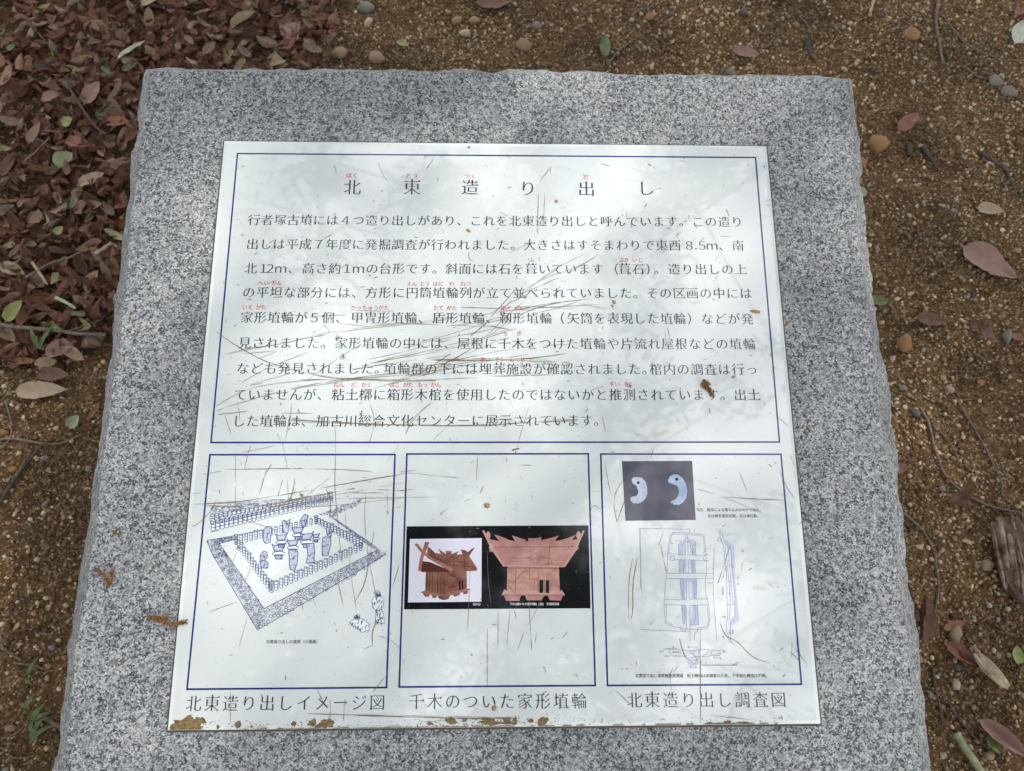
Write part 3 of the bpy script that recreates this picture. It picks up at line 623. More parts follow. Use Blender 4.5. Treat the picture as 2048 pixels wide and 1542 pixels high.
for p in ([(780,190),(820,200),(860,250),(900,240),(930,170),(930,270),(850,285),(790,250)], [(800,80),(945,60),(855,130)]): Q.poly(C11(p), 1)
for p in ([(440,55),(640,58),(780,80),(945,60),(1230,75),(1230,140),(1100,145),(1080,155),(990,160),(880,150)], [(530,70),(545,110),(600,160),(740,160),(820,200),(850,250),(890,245),(930,160),(940,70)], [(600,140),(700,145)], [(990,160),(1080,80)], [(1100,145),(1120,80)], [(1140,130),(1245,115)], [(830,180),(900,160)], [(840,215),(900,195)], [(1230,60),(1300,75)]): Q.line(C11(p), .75, 0)
Q.line(C11([(980,275),(1460,275)]), 1.5, 2); Q.line(C11([(1460,275),(1460,255)]), 1, 2); Q.line(C11([(980,275),(980,258)]), 1, 2); Q.line(C11([(1215,270),(1215,258)]), 1, 2)
prt(Q.mb, 'survey_plan', [PALEINK, LAVENDER, MIDLAV], 'pale lavender survey plan of the burial pit with its sections')
for s_, x0, x1, y in (('落ち込み',1375,1395.5,1294.5), ('墳壙埋土',1344.5,1363,1304.5), ('盛土',1319.5,1329,1303), ('地山',1329,1339,1312.5), ('盛土',1445,1454.5,1303), ('地山',1426,1436,1315), ('粘土槨',1379,1394.5,1335), ('０',1399.5,1404.5,1325), ('２ｍ',1471,1478,1325)):
    b = MB(); run(b, s_, x0, y, x1, y, .0021, (-.008, -.003)); prt(b, 'survey_note', MIDLAV)
for s_, x, y0, y1 in (('墳壙埋土',1446,1191,1172), ('落ち込み',1459.5,1191,1160), ('粘土槨',1476,1171,1152), ('盛土',1459,1269,1259), ('地山',1465,1269,1259)):
    b = MB()
    for i, ch in enumerate(s_): put(b, ch, x, y0+(y1-y0)*(i+.5)/len(s_), .0021, (-.01, -.005), rot=math.pi/2)
    prt(b, 'survey_note', MIDLAV)

# ------------------------------------------------------------------ scratches, specks and dirt on the plate
Z = Print(.00034)
def dens(pts, step=7):
    out = [pts[0]]
    for a, b in zip(pts, pts[1:]):
        k = max(1, int(math.hypot(b[0]-a[0], b[1]-a[1])/step)); out += [(a[0]+(b[0]-a[0])*i/k, a[1]+(b[1]-a[1])*i/k) for i in range(1, k+1)]
    return out
def smooth(P, it=2):
    for _ in range(it):
        Q_ = [P[0]]
        for a, b in zip(P, P[1:]): Q_ += [(a[0]*.75+b[0]*.25, a[1]*.75+b[1]*.25), (a[0]*.25+b[0]*.75, a[1]*.25+b[1]*.75)]
        P = Q_+[P[-1]]
    return P
def scratch(pts, w=1.2, gap=.18, twin=.35):
    P = dens(smooth(pts), 6); P = [(x+random.uniform(-.18, .18), y+random.uniform(-.18, .18)) for x, y in P]
    def dash(P, w, gap, mi):
        i = 0
        while i < len(P)-1:
            j = min(len(P)-1, i+random.randint(4, 26))
            Z.line(P[i:j+1], w*random.uniform(.6, 1.15), mi, 0, True, .3); i = j+(random.randint(1, 3) if random.random() < gap*2.4 else 0)
    dash(P, w, gap, 0)
    if random.random() < twin and len(P) > 8:
        o = random.choice((-1, 1))*random.uniform(1.6, 3.4); a, b = sorted((random.randint(0, len(P)-1), random.randint(0, len(P)-1)))
        if b-a > 5: dash([(x, y+o) for x, y in P[a:b]], .7, .4, 1)
SC = {
 (420,580,3.531): [([(38,285),(130,360),(250,430),(380,500),(560,560),(760,605),(900,627),(1100,630),(1400,635),(1600,640)],1.9), [(75,468),(240,425),(560,370),(850,305),(1150,265),(1500,235),(1760,190),(1940,175),(2048,150)], [(130,445),(300,405),(480,385),(640,345),(800,320)], [(220,655),(330,590),(480,520),(690,440)], ([(45,820),(130,765),(260,700),(420,665),(640,640),(900,630)],1.6), ([(50,855),(90,835),(300,770),(560,700),(800,650),(1100,610),(1500,560),(1900,500)],1.7), ([(55,880),(260,857)],1.6), [(280,670),(400,635),(560,590)], [(280,675),(380,655)], [(190,800),(210,870),(205,930)], [(105,885),(150,1020)], [(680,640),(850,520),(1000,420),(1060,390)], ([(560,915),(900,935),(1300,955),(1700,960),(2048,955)],2.0), [(550,920),(700,925)], [(1150,700),(1400,620),(1800,460),(2048,350)], [(1120,490),(1400,430),(1700,350)], [(1150,520),(1500,440),(1900,330)], [(1000,560),(1400,500),(1700,460)], [(1430,395),(1700,310),(1940,240)], [(1470,600),(1700,450)], [(1560,488),(2048,482)], [(1570,495),(2048,492)], [(1600,502),(2040,500)], [(1140,240),(1500,238),(2000,262)], [(900,235),(1130,258)], [(1760,120),(2048,130)], [(1020,145),(1300,150)], [(700,185),(960,175)], [(800,240),(830,270),(850,305)], [(580,800),(570,870),(530,1070)], [(470,1010),(520,1100)], [(880,960),(890,1070),(880,1110)], [(1130,810),(1170,920),(1120,1100)], [(1560,795),(1430,900),(1380,1020)], [(1680,960),(1570,1060)], [(500,870),(730,870)], [(350,480),(470,435)], [(230,450),(470,430)], [(600,930),(1000,945)]],
 (600,600,3.413): [([(1450,0),(1330,110),(1160,250)],1.7), ([(1540,0),(1420,100),(1300,220),(1180,330),(1000,430),(830,520)],1.6), [(1920,0),(1750,60),(1400,130),(1200,170)], [(1400,180),(900,280),(700,330)], [(1480,190),(1000,350),(500,420)], [(1030,365),(930,430)], ([(1820,365),(1650,390),(1400,410),(900,410)],1.6), [(900,405),(1840,420)], [(950,415),(1650,400)], [(1560,370),(1200,430),(900,500),(600,580)], [(1700,430),(1300,480),(700,520)], ([(0,545),(400,535),(900,500)],1.6), [(0,600),(400,540)], ([(1320,520),(1720,510)],1.6), [(1850,300),(1500,320),(1000,420)], ([(270,840),(800,855),(1250,855),(1640,830),(1890,825)],1.9), [(1280,855),(1550,835)], [(900,700),(780,800),(720,920)], [(1090,50),(1400,60),(1600,70)], [(1500,60),(2048,30)], [(1200,160),(1440,205)], [(800,500),(1200,440)], [(700,470),(1000,430)], [(450,440),(800,350)], [(480,430),(700,390)], [(350,480),(600,430)], [(840,545),(1200,530)], [(150,545),(880,550)], [(1600,400),(1850,430)], [(1460,90),(1250,150),(1000,180)]],
 (980,580,3.413): [([(0,190),(110,70),(170,0)],1.6), [(0,160),(250,30)], ([(0,310),(180,170),(420,90),(630,65)],1.4), [(200,130),(440,85),(690,60)], [(600,90),(800,130)], [(1200,330),(1195,265),(1210,250),(1230,330)], [(180,1080),(265,800)], [(425,865),(515,990)], [(765,860),(790,970)], [(1950,855),(2040,930)], [(100,120),(300,110),(600,130)], [(60,150),(280,120)], [(0,880),(180,890)], [(350,905),(560,885)], [(680,685),(780,655)], [(0,240),(150,275)]],
 (980,280,3.413): [[(420,180),(340,275)], [(415,185),(350,270)], ([(730,790),(600,870),(430,960),(180,1060)],1.7), [(690,815),(560,880),(400,930),(250,1010),(130,1090)], [(500,850),(250,1020)], [(300,690),(130,770)], [(375,360),(360,680)], [(330,360),(325,640)], [(70,490),(120,520)], [(935,490),(933,540)], [(1170,325),(1115,345)], [(1570,655),(1640,660)], [(760,160),(820,180)], [(1610,470),(1635,520)], [(1235,700),(1170,775)], [(1260,660),(1300,630)], [(480,990),(440,1080)], [(1070,870),(1030,935)], [(1880,440),(1920,455)], [(640,780),(500,850)]],
 (440,280,3.657): [[(828,183),(848,215),(848,248)], [(1155,160),(1180,240),(1230,308)], [(1560,140),(1510,210)], [(1510,115),(1485,137)], [(820,690),(740,735)], [(400,730),(350,760)], [(1590,270),(1595,305)], [(1820,820),(1822,880),(1852,878)], [(420,1020),(330,1060)], [(1235,30),(1240,45)], [(930,900),(885,940)], [(280,820),(250,838)], [(370,805),(400,770)]],
 (370,890,3.761): [([(305,185),(600,178),(900,178),(1150,183),(1300,192),(1415,202)],1.5), ([(135,222),(275,196)],1.4), [(380,40),(378,470)], ([(1135,0),(1125,300),(1140,480),(1180,900)],1.3), [(735,0),(770,170)], [(500,0),(480,40),(445,185)], [(420,60),(680,5)], ([(650,145),(600,230),(560,370)],1.5), [(615,180),(580,290)], ([(735,260),(700,380)],1.4), ([(770,255),(778,400),(785,450)],1.2), ([(825,250),(820,320),(780,430)],1.3), [(830,330),(790,420)], [(1110,230),(890,400)], ([(50,445),(300,440),(480,415),(800,365),(1150,300),(1655,215)],1.6), ([(150,455),(420,465),(640,455),(900,395),(1100,360),(1280,325)],1.8), [(320,500),(640,470),(950,400),(1300,350),(1655,280)], [(150,440),(600,412),(900,410),(1300,400),(1655,395)], [(400,440),(700,470),(1100,460),(1400,425),(1655,395)], ([(240,410),(180,520),(90,600),(45,615)],1.3), [(1440,335),(1655,345)], ([(1360,370),(1350,500),(1355,650),(1385,870),(1350,1060),(1270,1190)],1.4), [(1385,870),(1420,1050),(1480,1370)], [(1200,480),(1250,1000),(1290,1250)], [(1420,650),(1385,880)], ([(1410,1510),(1405,1390),(1470,1300)],1.5), [(1340,1540),(1410,1505)], [(1440,1430),(1560,1470),(1620,1540)], ([(1610,905),(1550,1110)],1.3), [(1610,0),(1515,130)], ([(380,540),(600,610),(720,660)],1.3), ([(1060,330),(1095,400),(1090,560)],1.6), [(1520,340),(1525,530)], [(170,1260),(390,1180)], [(470,1290),(400,1540)], [(390,800),(320,970)], [(500,920),(440,1050)], [(1145,1000),(1190,1210)], [(50,363),(120,363)], [(960,1140),(985,1220)], [(600,450),(950,380)], [(1250,360),(1500,360)]],
 (800,890,3.76): [[(0,210),(100,210),(280,235),(440,245)], [(0,200),(120,192)], [(0,340),(100,335)], [(0,395),(230,392)], [(585,70),(572,280)], ([(840,40),(900,25)],3), ([(628,305),(603,362)],2), [(570,325),(590,312)], [(530,402),(485,424)], [(370,470),(300,520)], [(905,240),(928,270)], [(870,430),(885,465)], [(850,480),(880,490)], [(910,150),(985,153)], [(655,790),(665,1050),(685,1210)], ([(970,1090),(975,1300),(990,1540)],1.3), [(1095,1090),(1000,1300),(950,1365)], [(930,1415),(885,1540)], ([(738,1245),(736,1540)],1.3), [(658,1375),(655,1540)], [(530,900),(508,1395)], [(825,1250),(805,1500)], [(1265,1400),(1220,1452)], [(1028,1405),(1015,1490)], [(860,1240),(875,1310)], [(1440,600),(1430,480),(1460,448),(1500,480)]],
 (1200,890,3.083): [([(140,215),(95,290),(82,370),(105,475)],1.6), [(290,125),(230,210)], [(105,475),(140,380),(160,330)], [(30,120),(65,300)], ([(760,320),(900,330),(1150,341)],1.3), [(600,270),(760,320),(880,370),(1000,420)], [(860,170),(910,290)], ([(200,700),(175,850),(178,1068)],1.3), ([(232,690),(200,860),(205,1030),(190,1072)],1.7), [(375,620),(410,790)], [(395,530),(360,620)], ([(740,1090),(770,1180),(850,1210),(900,1270),(960,1320),(1050,1345)],1.9), [(765,1150),(800,1210),(855,1250)], ([(490,1190),(515,1290),(540,1320)],1.6), [(570,1280),(605,1330)], [(618,1140),(618,1542)], [(430,1400),(440,1520)], ([(805,615),(725,860)],1.4), [(780,745),(755,825)], [(1185,1205),(1180,1310)], [(1190,1240),(1280,1355)], [(1170,1270),(1240,1340)], [(1205,1210),(1245,1310)], [(1110,160),(1150,260),(1200,330)], [(1170,60),(1210,150)], [(330,25),(310,90)], [(450,1370),(430,1420)], [(485,1360),(450,1400)], [(878,720),(875,780)], [(1040,850),(1080,890)]],
 (320,1280,1.528): [[(1000,0),(1000,150)], ([(1652,60),(1652,262)],1.4), [(480,148),(520,240)], ([(215,145),(215,260)],1.2), [(1395,155),(1440,200)], ([(450,225),(900,240),(1080,240)],1.8), [(560,228),(1080,238)], [(800,250),(1100,235)], [(520,180),(520,240)], [(650,160),(690,110)], [(560,250),(565,180)], [(1680,230),(1820,245)], [(1780,180),(1810,215)]]}
for (ox, oy, sc_), lst in SC.items():
    for it in lst:
        pts, w_ = it if isinstance(it, tuple) else (it, 1.0)
        scratch([(ox+x/sc_, oy+y/sc_) for x, y in pts], w_*.82)
for k in range(230):
    u, v = random.uniform(400, 1600), random.uniform(300, 1440); a = random.choice((random.gauss(1.45, .35), random.gauss(-.3, .4))); l = random.uniform(2, 9)
    Z.line([(u, v), (u+l*math.cos(a), v+l*math.sin(a))], random.uniform(.7, 1.6), random.choice((0, 1, 1)))
for k in range(1500):
    u, v = random.uniform(350, 1630), random.uniform(290, 1450); p = pp(u, v)
    if abs(p.x) < .297 and abs(p.y) < .296: Z.ell(u, v, random.uniform(.3, 1.0), random.uniform(.3, 1.0), random.choice((0, 0, 1)), 0, 5, .3)
for u, v, r in ((692,1,0),(603,990,4),(676,675,6),(686,714,6),(1258,771,6),(722,827,5),(478,1095,5),(1040,1003,0)):
    if r:
        for k in range(34): Z.ell(u+random.gauss(0, r*.5), v+random.gauss(0, r*.55), random.uniform(.4, 1.2), random.uniform(.3, .9), random.choice((0, 0, 2)), 0, 5, .3)
o = prt(Z.mb, 'scratches', [SCR, SCR2, RUSTM], 'brown dirt filled scratches and specks across the panel'); o['kind'] = 'stuff'
# dried mud along the lower edge: low domes with ragged outlines
mud = MB()
def blob(u, v, rx, ry, h=.0005, k=22):
    c = pp(u, v); ph = random.random()*50; rim, mid = [], []
    for i in range(k):
        a = i*6.2832/k; rr = 1+.55*noise.noise(Vector((math.cos(a)*1.6+ph, math.sin(a)*1.6, 0)))+.25*noise.noise(Vector((math.cos(a)*5+ph, math.sin(a)*5, 3)))
        x, y = c.x+rx/2150*rr*math.cos(a), c.y+ry/2150*rr*math.sin(a)
        x = max(-.2992, min(.2992, x)); y = max(-.2982, y); rim.append((x, y, .0001)); mid.append((c.x+(x-c.x)*.8, c.y+(y-c.y)*.8, h*random.uniform(.6, 1.1)))
    mud.add(rim+mid+[(c.x, c.y, h)], [(i, (i+1) % k, k+(i+1) % k, k+i) for i in range(k)]+[(k+i, k+(i+1) % k, 2*k) for i in range(k)])
for u, v, a, b_ in ((372,1449,26,14),(352,1454,12,8),(390,1455,16,6),(400,1442,11,7),(378,1437,9,5),(476,1448,6,7),(436,1454,3,4),(588,1447,5,5),(622,1448,8,5),(628,1444,5,5),(655,1446,15,8),(645,1452,14,4),(899,1439,9,5),(905,1444,8,5),(929,1440,5,4),(974,1442,15,6),(985,1446,16,4),(1013,1440,7,5),(1030,1440,5,4),(1018,1446,16,3),(1061,1442,6,4),(1088,1439,10,6),(1084,1446,9,4),(1455,1444,7,3),(1486,1446,14,2.5),(1420,1446,6,2),(503,1453,3,2),(860,1447,6,3)): blob(u, v, a, b_)
for k in range(420):
    u = random.choice((random.gauss(375, 30), random.uniform(345, 1560), random.uniform(480, 1130), random.gauss(990, 90))); vb = 1462-(u-334)*.0115
    if 338 < u < 1630: blob(u, vb-2-abs(random.gauss(0, 8)), random.uniform(.5, 1.8), random.uniform(.4, 1.3), .0002, 6)
for k in range(90):
    u = random.uniform(480, 1560); vb = 1462-(u-334)*.0115; blob(u, vb-1.5, random.uniform(4, 14), random.uniform(.7, 1.6), .0003, 10)
tag(prt(mud, 'dried_mud', MUD, 'brown mud dried along the lower edge of the panel'), kind='stuff')

# ------------------------------------------------------------------ small debris lying on the sign
BROWNCAT = random_mat('catkin_brown', [(0, (.10, .045, .015)), (.5, (.22, .11, .04)), (1, (.32, .18, .08))], .85, .2, 300, .3, 0)
CHAFF = mat('pale_chaff', (.50, .38, .22), .7, .3)[0]
ICO = None
def ico():
    global ICO
    if ICO is None:
        bm = bmesh.new(); bmesh.ops.create_icosphere(bm, subdivisions=1, radius=1)
        ICO = (np.array([v.co[:] for v in bm.verts]), np.array([[v.index for v in f.verts] for f in bm.faces])); bm.free()
    return ICO
def rotmats(k):
    q = rng.normal(size=(k, 4)); q /= np.linalg.norm(q, axis=1)[:, None]; w_, x, y, z = q.T
    return np.stack([1-2*(y*y+z*z), 2*(x*y-z*w_), 2*(x*z+y*w_), 2*(x*y+z*w_), 1-2*(x*x+z*z), 2*(y*z-x*w_), 2*(x*z-y*w_), 2*(y*z+x*w_), 1-2*(x*x+y*y)], 1).reshape(k, 3, 3)
def clumps(name, centers, rad, mat_, flat=.6, jit=.22, base=None, parent=None):
    BV, BF = base or ico(); k = len(centers); R = rotmats(k)
    sc_ = np.stack([np.ones(k), rng.uniform(.6, 1, k), rng.uniform(flat*.7, flat*1.3, k)], 1)*np.asarray(rad)[:, None]
    P = BV[None]*(1+rng.uniform(-jit, jit, (k, len(BV), 1)))
    P = np.einsum('kij,kvj->kvi', R, P*sc_[:, None, :]) + np.asarray(centers)[:, None, :]
    F_ = BF[None]+(np.arange(k)*len(BV))[:, None, None]
    return link(name, npmesh(name, P.reshape(-1, 3), F_.reshape(-1, 3), mat_), parent)
def catkin(path, k, spread, r, label):
    C_ = []
    P = dens(path, 1.0)
    for i in range(k):
        u, v = random.choice(P); p = pp(u+random.gauss(0, spread), v+random.gauss(0, spread), .0008+abs(random.gauss(0, .0009))); C_.append(tuple(PANEL @ p))
    o_ = clumps('fallen_catkin', C_, np.array([random.uniform(.5, 1.2)*r for _ in C_]), BROWNCAT, .7)
    tag(o_, label, 'catkin'); return o_
catkin([(1408,762),(1418,768),(1409,775),(1404,768),(1418,778),(1422,786),(1424,792)], 260, 1.8, .0009, 'crumbled brown catkin lying on the panel text at its right side')
catkin([(193,1137),(203,1146),(212,1155),(218,1172),(222,1160),(226,1142),(217,1147)], 230, 2.2, .0009, 'tan hook shaped catkin on the granite left of the pen drawing')
catkin([(298,1236),(315,1240),(330,1245),(340,1248),(350,1249),(358,1247),(372,1243)], 330, 2.0, .0009, 'brown catkin touching the left edge of the white panel')
catkin([(302,1234),(318,1236),(335,1234),(330,1242)], 200, 2.4, .0009, 'matted brown catkin under a bit of leaf on the granite')
catkin([(226,1063),(230,1068)], 40, 1.8, .0008, 'small orange flower scrap on the granite near the left edge')
def chip(u, v, l, wd, ang, mat_, label, z=.0006, name='seed_husk'):
    m_ = MB(); k = 9; rim = []
    for i in range(k): 
        a = i*6.2832/k; rim.append((l/2*math.cos(a)*random.uniform(.85, 1.1), wd/2*math.sin(a)*random.uniform(.8, 1.1), random.uniform(-.0002, .0003)))
    m_.add(rim+[(0, 0, .0004 if l < .0065 else .0009), (0, 0, -.0003)], [(i, (i+1) % k, k) for i in range(k)]+[((i+1) % k, i, k+1) for i in range(k)])
    o_ = m_.build(name, mat_, None, True); p = pp(u, v, z)
    o_.matrix_world = PANEL @ Matrix.Translation(p) @ Matrix.Rotation(ang, 4, 'Z') @ Matrix.Rotation(random.uniform(-.2, .2), 4, 'X')
    return tag(o_, label, 'husk')
HUSK = noisy('brown_husk', lin((150, 116, 72)), lin((176, 150, 108)), 500, .7)
chip(1511, 623, .0115, .0038, -.15, HUSK, 'winged seed husk near the right end of the fifth text line')
chip(1228, 604, .0045, .0035, -1.1, HUSK, 'small crumpled husk above the fifth text line'); chip(1225, 612, .004, .002, -1, HUSK, 'tiny brown fragment beside the crumpled husk')
chip(937, 461, .0055, .003, -.6, HUSK, 'oval husk below the comma of the first text line'); chip(1467, 754, .0045, .0028, .5, HUSK, 'pale oval husk under the seventh text line near its right end')
chip(1113, 402, .0035, .0035, 0, HUSK, 'round tan blister below the title'); chip(974, 1011, .0058, .0056, 0, HUSK, 'round tan lichen disc in the middle picture box')
chip(1051, 594, .0038, .0022, 1.2, HUSK, 'small oval husk on the fourth text line'); chip(988, 1416, .005, .0045, .4, HUSK, 'round stain like husk below the middle caption')
chip(938, 294, .0035, .0018, -.4, SCR, 'dark crumb on the top border of the panel')
for u, v, l, wd, a, lb in ((1243,207,.005,.0028,-.2,'pale chip on the granite above the title'), (850,183,.0045,.002,-.8,'slender pale chip on the upper granite margin'), (1610,647,.0035,.0032,.4,'pale square chip on the right granite margin'), (1619,856,.006,.0014,-.9,'thin golden sliver on the right granite margin'), (1805,1185,.006,.0028,1.4,'pale chip caught on the rough right side'), (258,628,.006,.0012,1.4,'thin golden sliver near the left granite edge'), (977,1493,.003,.002,.2,'tiny yellow crumb on the lower granite margin'), (1780,852,.004,.003,.2,'orange crumb on the rough right edge'), (1575,647,.004,.003,.5,'brown crumb beside the right edge of the panel')):
    chip(u, v, l, wd, a, CHAFF if 'brown' not in lb else BROWNCAT, lb, -.0028, 'bark_chip')

# ------------------------------------------------------------------ leaves
def leafgeo(L_, W_, curl, bend, fold, serr=.06, twist=0, sd=0, rows=9):
    rnd = random.Random(sd); vs = []; cols = 5
    for i in range(rows):
        t = i/(rows-1)
        wv = W_/2*(math.sin(math.pi*min(1, t**.85))**.75) if 0 < t < 1 else W_*.02
        if t < .1: wv = W_*.035
        for j in range(cols):
            s = (j/(cols-1)-.5)*2
            jag = 1+(rnd.uniform(-serr, serr) if abs(s) == 1 else 0)+(serr*.8*(i % 2) if abs(s) == 1 else 0)
            x = s*wv*jag; z = curl*(s*s)*wv + fold*abs(s)*wv + bend*L_*((t-.5)**2) + .055*L_*noise.noise(Vector((t*4+sd, s*2.2, sd)))
            a = twist*(t-.5); x2, z2 = x*math.cos(a)-z*math.sin(a), x*math.sin(a)+z*math.cos(a)
            vs.append((x2, (t-.5)*L_, z2))
    fs = [(i*cols+j, i*cols+j+1, (i+1)*cols+j+1, (i+1)*cols+j) for i in range(rows-1) for j in range(cols-1)]
    return vs, fs
TORN = [None]
VAR = [leafgeo(1, random.uniform(.32, .52), random.choice((-.5, -.2, .3, .7, .9)), random.uniform(-.5, .9), random.uniform(-.1, .3), .07, random.uniform(-.8, .8), k) for k in range(12)]
def torn(g, a, b, cols=5):   # a broken piece of a leaf, rows a..b
    vs, fs = g; rnd = random.Random(a*7+b); V_ = vs[a*cols:(b+1)*cols]; V_ = [(x, y+(rnd.uniform(-.05, .05) if i//cols in (0, b-a) else 0), z) for i, (x, y, z) in enumerate(V_)]
    c_ = sum(v[1] for v in V_)/len(V_); V_ = [(x, y-c_, z) for x, y, z in V_]
    return V_, [(i*cols+j, i*cols+j+1, (i+1)*cols+j+1, (i+1)*cols+j) for i in range(b-a) for j in range(cols-1)]
def leafmesh(name, geo, mat_): m_ = MB(); m_.add(*geo); return m_.mesh(name, mat_, True)
VAR += [leafgeo(1, random.uniform(.2, .34), random.choice((.5, .9, 1.2, -.8)), random.uniform(-.6, 1.2), .3, .1, random.uniform(-1.5, 1.5), k+30) for k in range(6)]
BITS = VAR+[torn(VAR[k], *ab) for k, ab in ((0, (0, 4)), (2, (4, 8)), (3, (2, 5)), (5, (4, 8)), (7, (0, 5)), (8, (3, 6)), (10, (0, 4)), (11, (4, 8)))]
LM = [leafmesh('litter_leaf', g, LEAFU) for g in BITS]; LMT = [leafmesh('litter_leaf_tan', g, LEAFTAN) for g in VAR[:5]]; LMG = [leafmesh('litter_leaf_grey', g, LEAFGREY) for g in VAR[4:9]]
LP = [(-500,-400), (600,-400), (680,-60), (700,20), (690,80), (670,145), (420,150), (300,150), (262,420), (240,560), (226,700), (150,735), (60,740), (0,735), (-500,760)]
def edge_soft(u, v): return random.random() < max(0, min(1, (705-u)/60)) and random.random() < max(0, min(1, (770-v)/110))
def on_stone(p, m=.0): return abs(p.x) < .385+m and -.40 < p.y < .405+m
# the layer underneath and everything out of frame
base = MB(); cnt = 0
while cnt < 6400:
    u, v = random.uniform(-480, 720), random.uniform(-380, 790)
    if not inside((u, v), LP) or not edge_soft(u, v): continue
    p = gp(u, v)
    if on_stone(p, .01): continue
    g = random.choice(BITS); s = random.triangular(.016, .066, .034); top = (u > 5 and v > 5)
    z = float(H(p.x, p.y))+random.uniform(.002, .022 if top else .028)
    M = Matrix.Translation((p.x, p.y, z)) @ Euler((random.gauss(0, .5), random.gauss(0, .5), random.uniform(0, 6.28))).to_matrix().to_4x4() @ Matrix.Scale(s, 4)
    base.add([M @ Vector(q_) for q_ in g[0]], g[1]); cnt += 1
o = base.build('leaf_litter', LEAFM, None, True); tag(o, 'packed brown leaf litter under the topmost leaves', 'leaf litter', kind='stuff')
cls = [('dull reddish brown', LM, .80), ('tan dried', LMT, .12), ('greyish mauve', LMG, .08)]
def zone(u, v):
    if v < 135: return 'in the top left corner' if u < 130 else ('above the block corner' if u < 330 else ('behind the block' if u < 500 else 'where the litter thins out'))
    a = 'by the left border' if u < 95 else ('halfway to the block' if u < 175 else 'close to the block')
    return a+(', upper part' if v < 300 else (', middle part' if v < 480 else ', lower end'))
k = 0
while k < 285:
    u, v = random.uniform(-20, 660), random.uniform(-20, 745)
    if not inside((u, v), LP) or not edge_soft(u, v): continue
    p = gp(u, v)
    if on_stone(p, .02): continue
    lb, pool, _ = random.choices(cls, [c[2] for c in cls])[0]
    o = link('fallen_leaf', random.choice(pool)); s = random.triangular(.022, .062, .036)
    o.location = (p.x, p.y, float(H(p.x, p.y))+random.uniform(.016, .028)); o.rotation_euler = (random.gauss(0, .38), random.gauss(0, .38), random.uniform(0, 6.28)); o.scale = (s,)*3
    shp = 'large' if s > .048 else ('middling' if s > .035 else 'small')
    tag(o, f'{shp} {lb} litter leaf {zone(u, v)}', 'leaf', 'fallen leaves of the litter'); k += 1
GREEN = noisy('fresh_green_leaf', (.05, .085, .018), (.085, .125, .03), 80, .45, sp=.5); DKGREEN = noisy('dark_green_leaf', (.018, .038, .009), (.036, .062, .017), 80, .4, sp=.5)
YGREEN = noisy('yellow_green_leaf', (.15, .18, .05), (.23, .25, .09), 80, .5, sp=.4); PGREEN = noisy('pale_green_leaf', (.17, .20, .10), (.25, .28, .16), 80, .5, sp=.4)
PINKB = noisy('pinkish_brown_leaf', (.19, .115, .092), (.235, .15, .115), 60, .6, bmp=.0006); REDB = noisy('reddish_brown_leaf', (.16, .065, .042), (.22, .10, .068), 60, .6, bmp=.0006)
TANL = noisy('tan_leaf', (.26, .195, .13), (.34, .27, .19), 60, .6, bmp=.0006); DARKL = noisy('dark_brown_leaf', (.085, .044, .028), (.14, .08, .053), 60, .6, bmp=.0006); WHITEL = noisy('whitish_leaf_back', (.36, .38, .30), (.46, .46, .38), 60, .6)
def leaf(u, v, lpx, wr, ang, m_, label, tilt=(0, 0), z=.006, curl=.3, bend=.2, fold=.15, serr=.07, cat='leaf', name='fallen_leaf', sd=None):
    p = gp(u, v, .01); sc_ = (p-CAMP).length/FPX*(.84 if (u < 700 and v < 560) else 1.0); L_ = lpx*sc_; z *= (.72 if (u < 700 and v < 560) else 1)
    g = leafgeo(L_, L_*wr, curl, bend, fold, serr, random.uniform(-.3, .3), random.randint(0, 99) if sd is None else sd, 15)
    o_ = link(name, leafmesh(name, g, m_)); o_.location = (p.x, p.y, float(H(p.x, p.y))+z); o_.rotation_euler = (tilt[0], tilt[1], ang-math.pi/2)
    return tag(o_, label, cat)
R_ = math.radians
leaf(1977,521,102,.5,R_(-40),PINKB,'large pinkish brown leaf lying flat on the soil right of the block',(0,0),.008,.15,.1,.1,.09)
leaf(1816,243,56,.4,R_(42),REDB,'reddish leaf with a pointed tip beyond the upper right corner',(.1,.1),.01)
leaf(1490,104,52,.5,R_(-5),PINKB,'pink brown leaf on the soil behind the back edge of the block')
leaf(1210,97,54,.34,R_(85),GREEN,'upright green leaf on the soil behind the block',(.1,-.2),.01,.2,.1,.3,.0)
leaf(805,88,26,.5,R_(-30),YGREEN,'small yellow leaf in the gravel behind the block')
leaf(986,6,70,.6,R_(10),DARKL,'purplish leaf cut by the top of the picture')
leaf(1758,602,34,.6,R_(0),GREEN,'small green leaf beside the right edge of the block',(0,0),.012); leaf(1726,379,26,.7,R_(60),PGREEN,'pale green leaf touching the right side near its upper end')
leaf(1738,506,16,.5,R_(20),YGREEN,'tiny yellow green leaf scrap by the right edge')
leaf(1982,416,46,.5,R_(-10),TANL,'tan leaf lying on the grit above the large pink leaf'); leaf(1866,635,56,.45,R_(-10),DARKL,'decayed brown leaf half buried in the grit')
leaf(1918,990,46,.5,R_(35),DARKL,'folded brown leaf at the end of the two long twigs',(.3,.3),.012,.8,.3,.6); leaf(1834,1238,78,.42,R_(80),DARKL,'upright purple brown leaf leaning by the lower right side',(.1,.5),.02,.7,.3,.5)
leaf(1845,1232,40,.3,R_(20),DARKL,'small brown leaf scrap crossing the upright leaf'); leaf(1925,1307,62,.36,R_(-40),REDB,'reddish brown leaf above the bleached wood splinter',(.2,.2),.012,.6,.3,.4)
leaf(1948,1312,56,.3,R_(-30),DARKL,'dark curled leaf beside the bleached wood splinter',(.1,.5),.014,.9,.3,.5); leaf(2003,1474,82,.3,R_(-42),PINKB,'long rolled brown leaf in the lower right corner',(.2,.1),.016,.9,.2,.3)
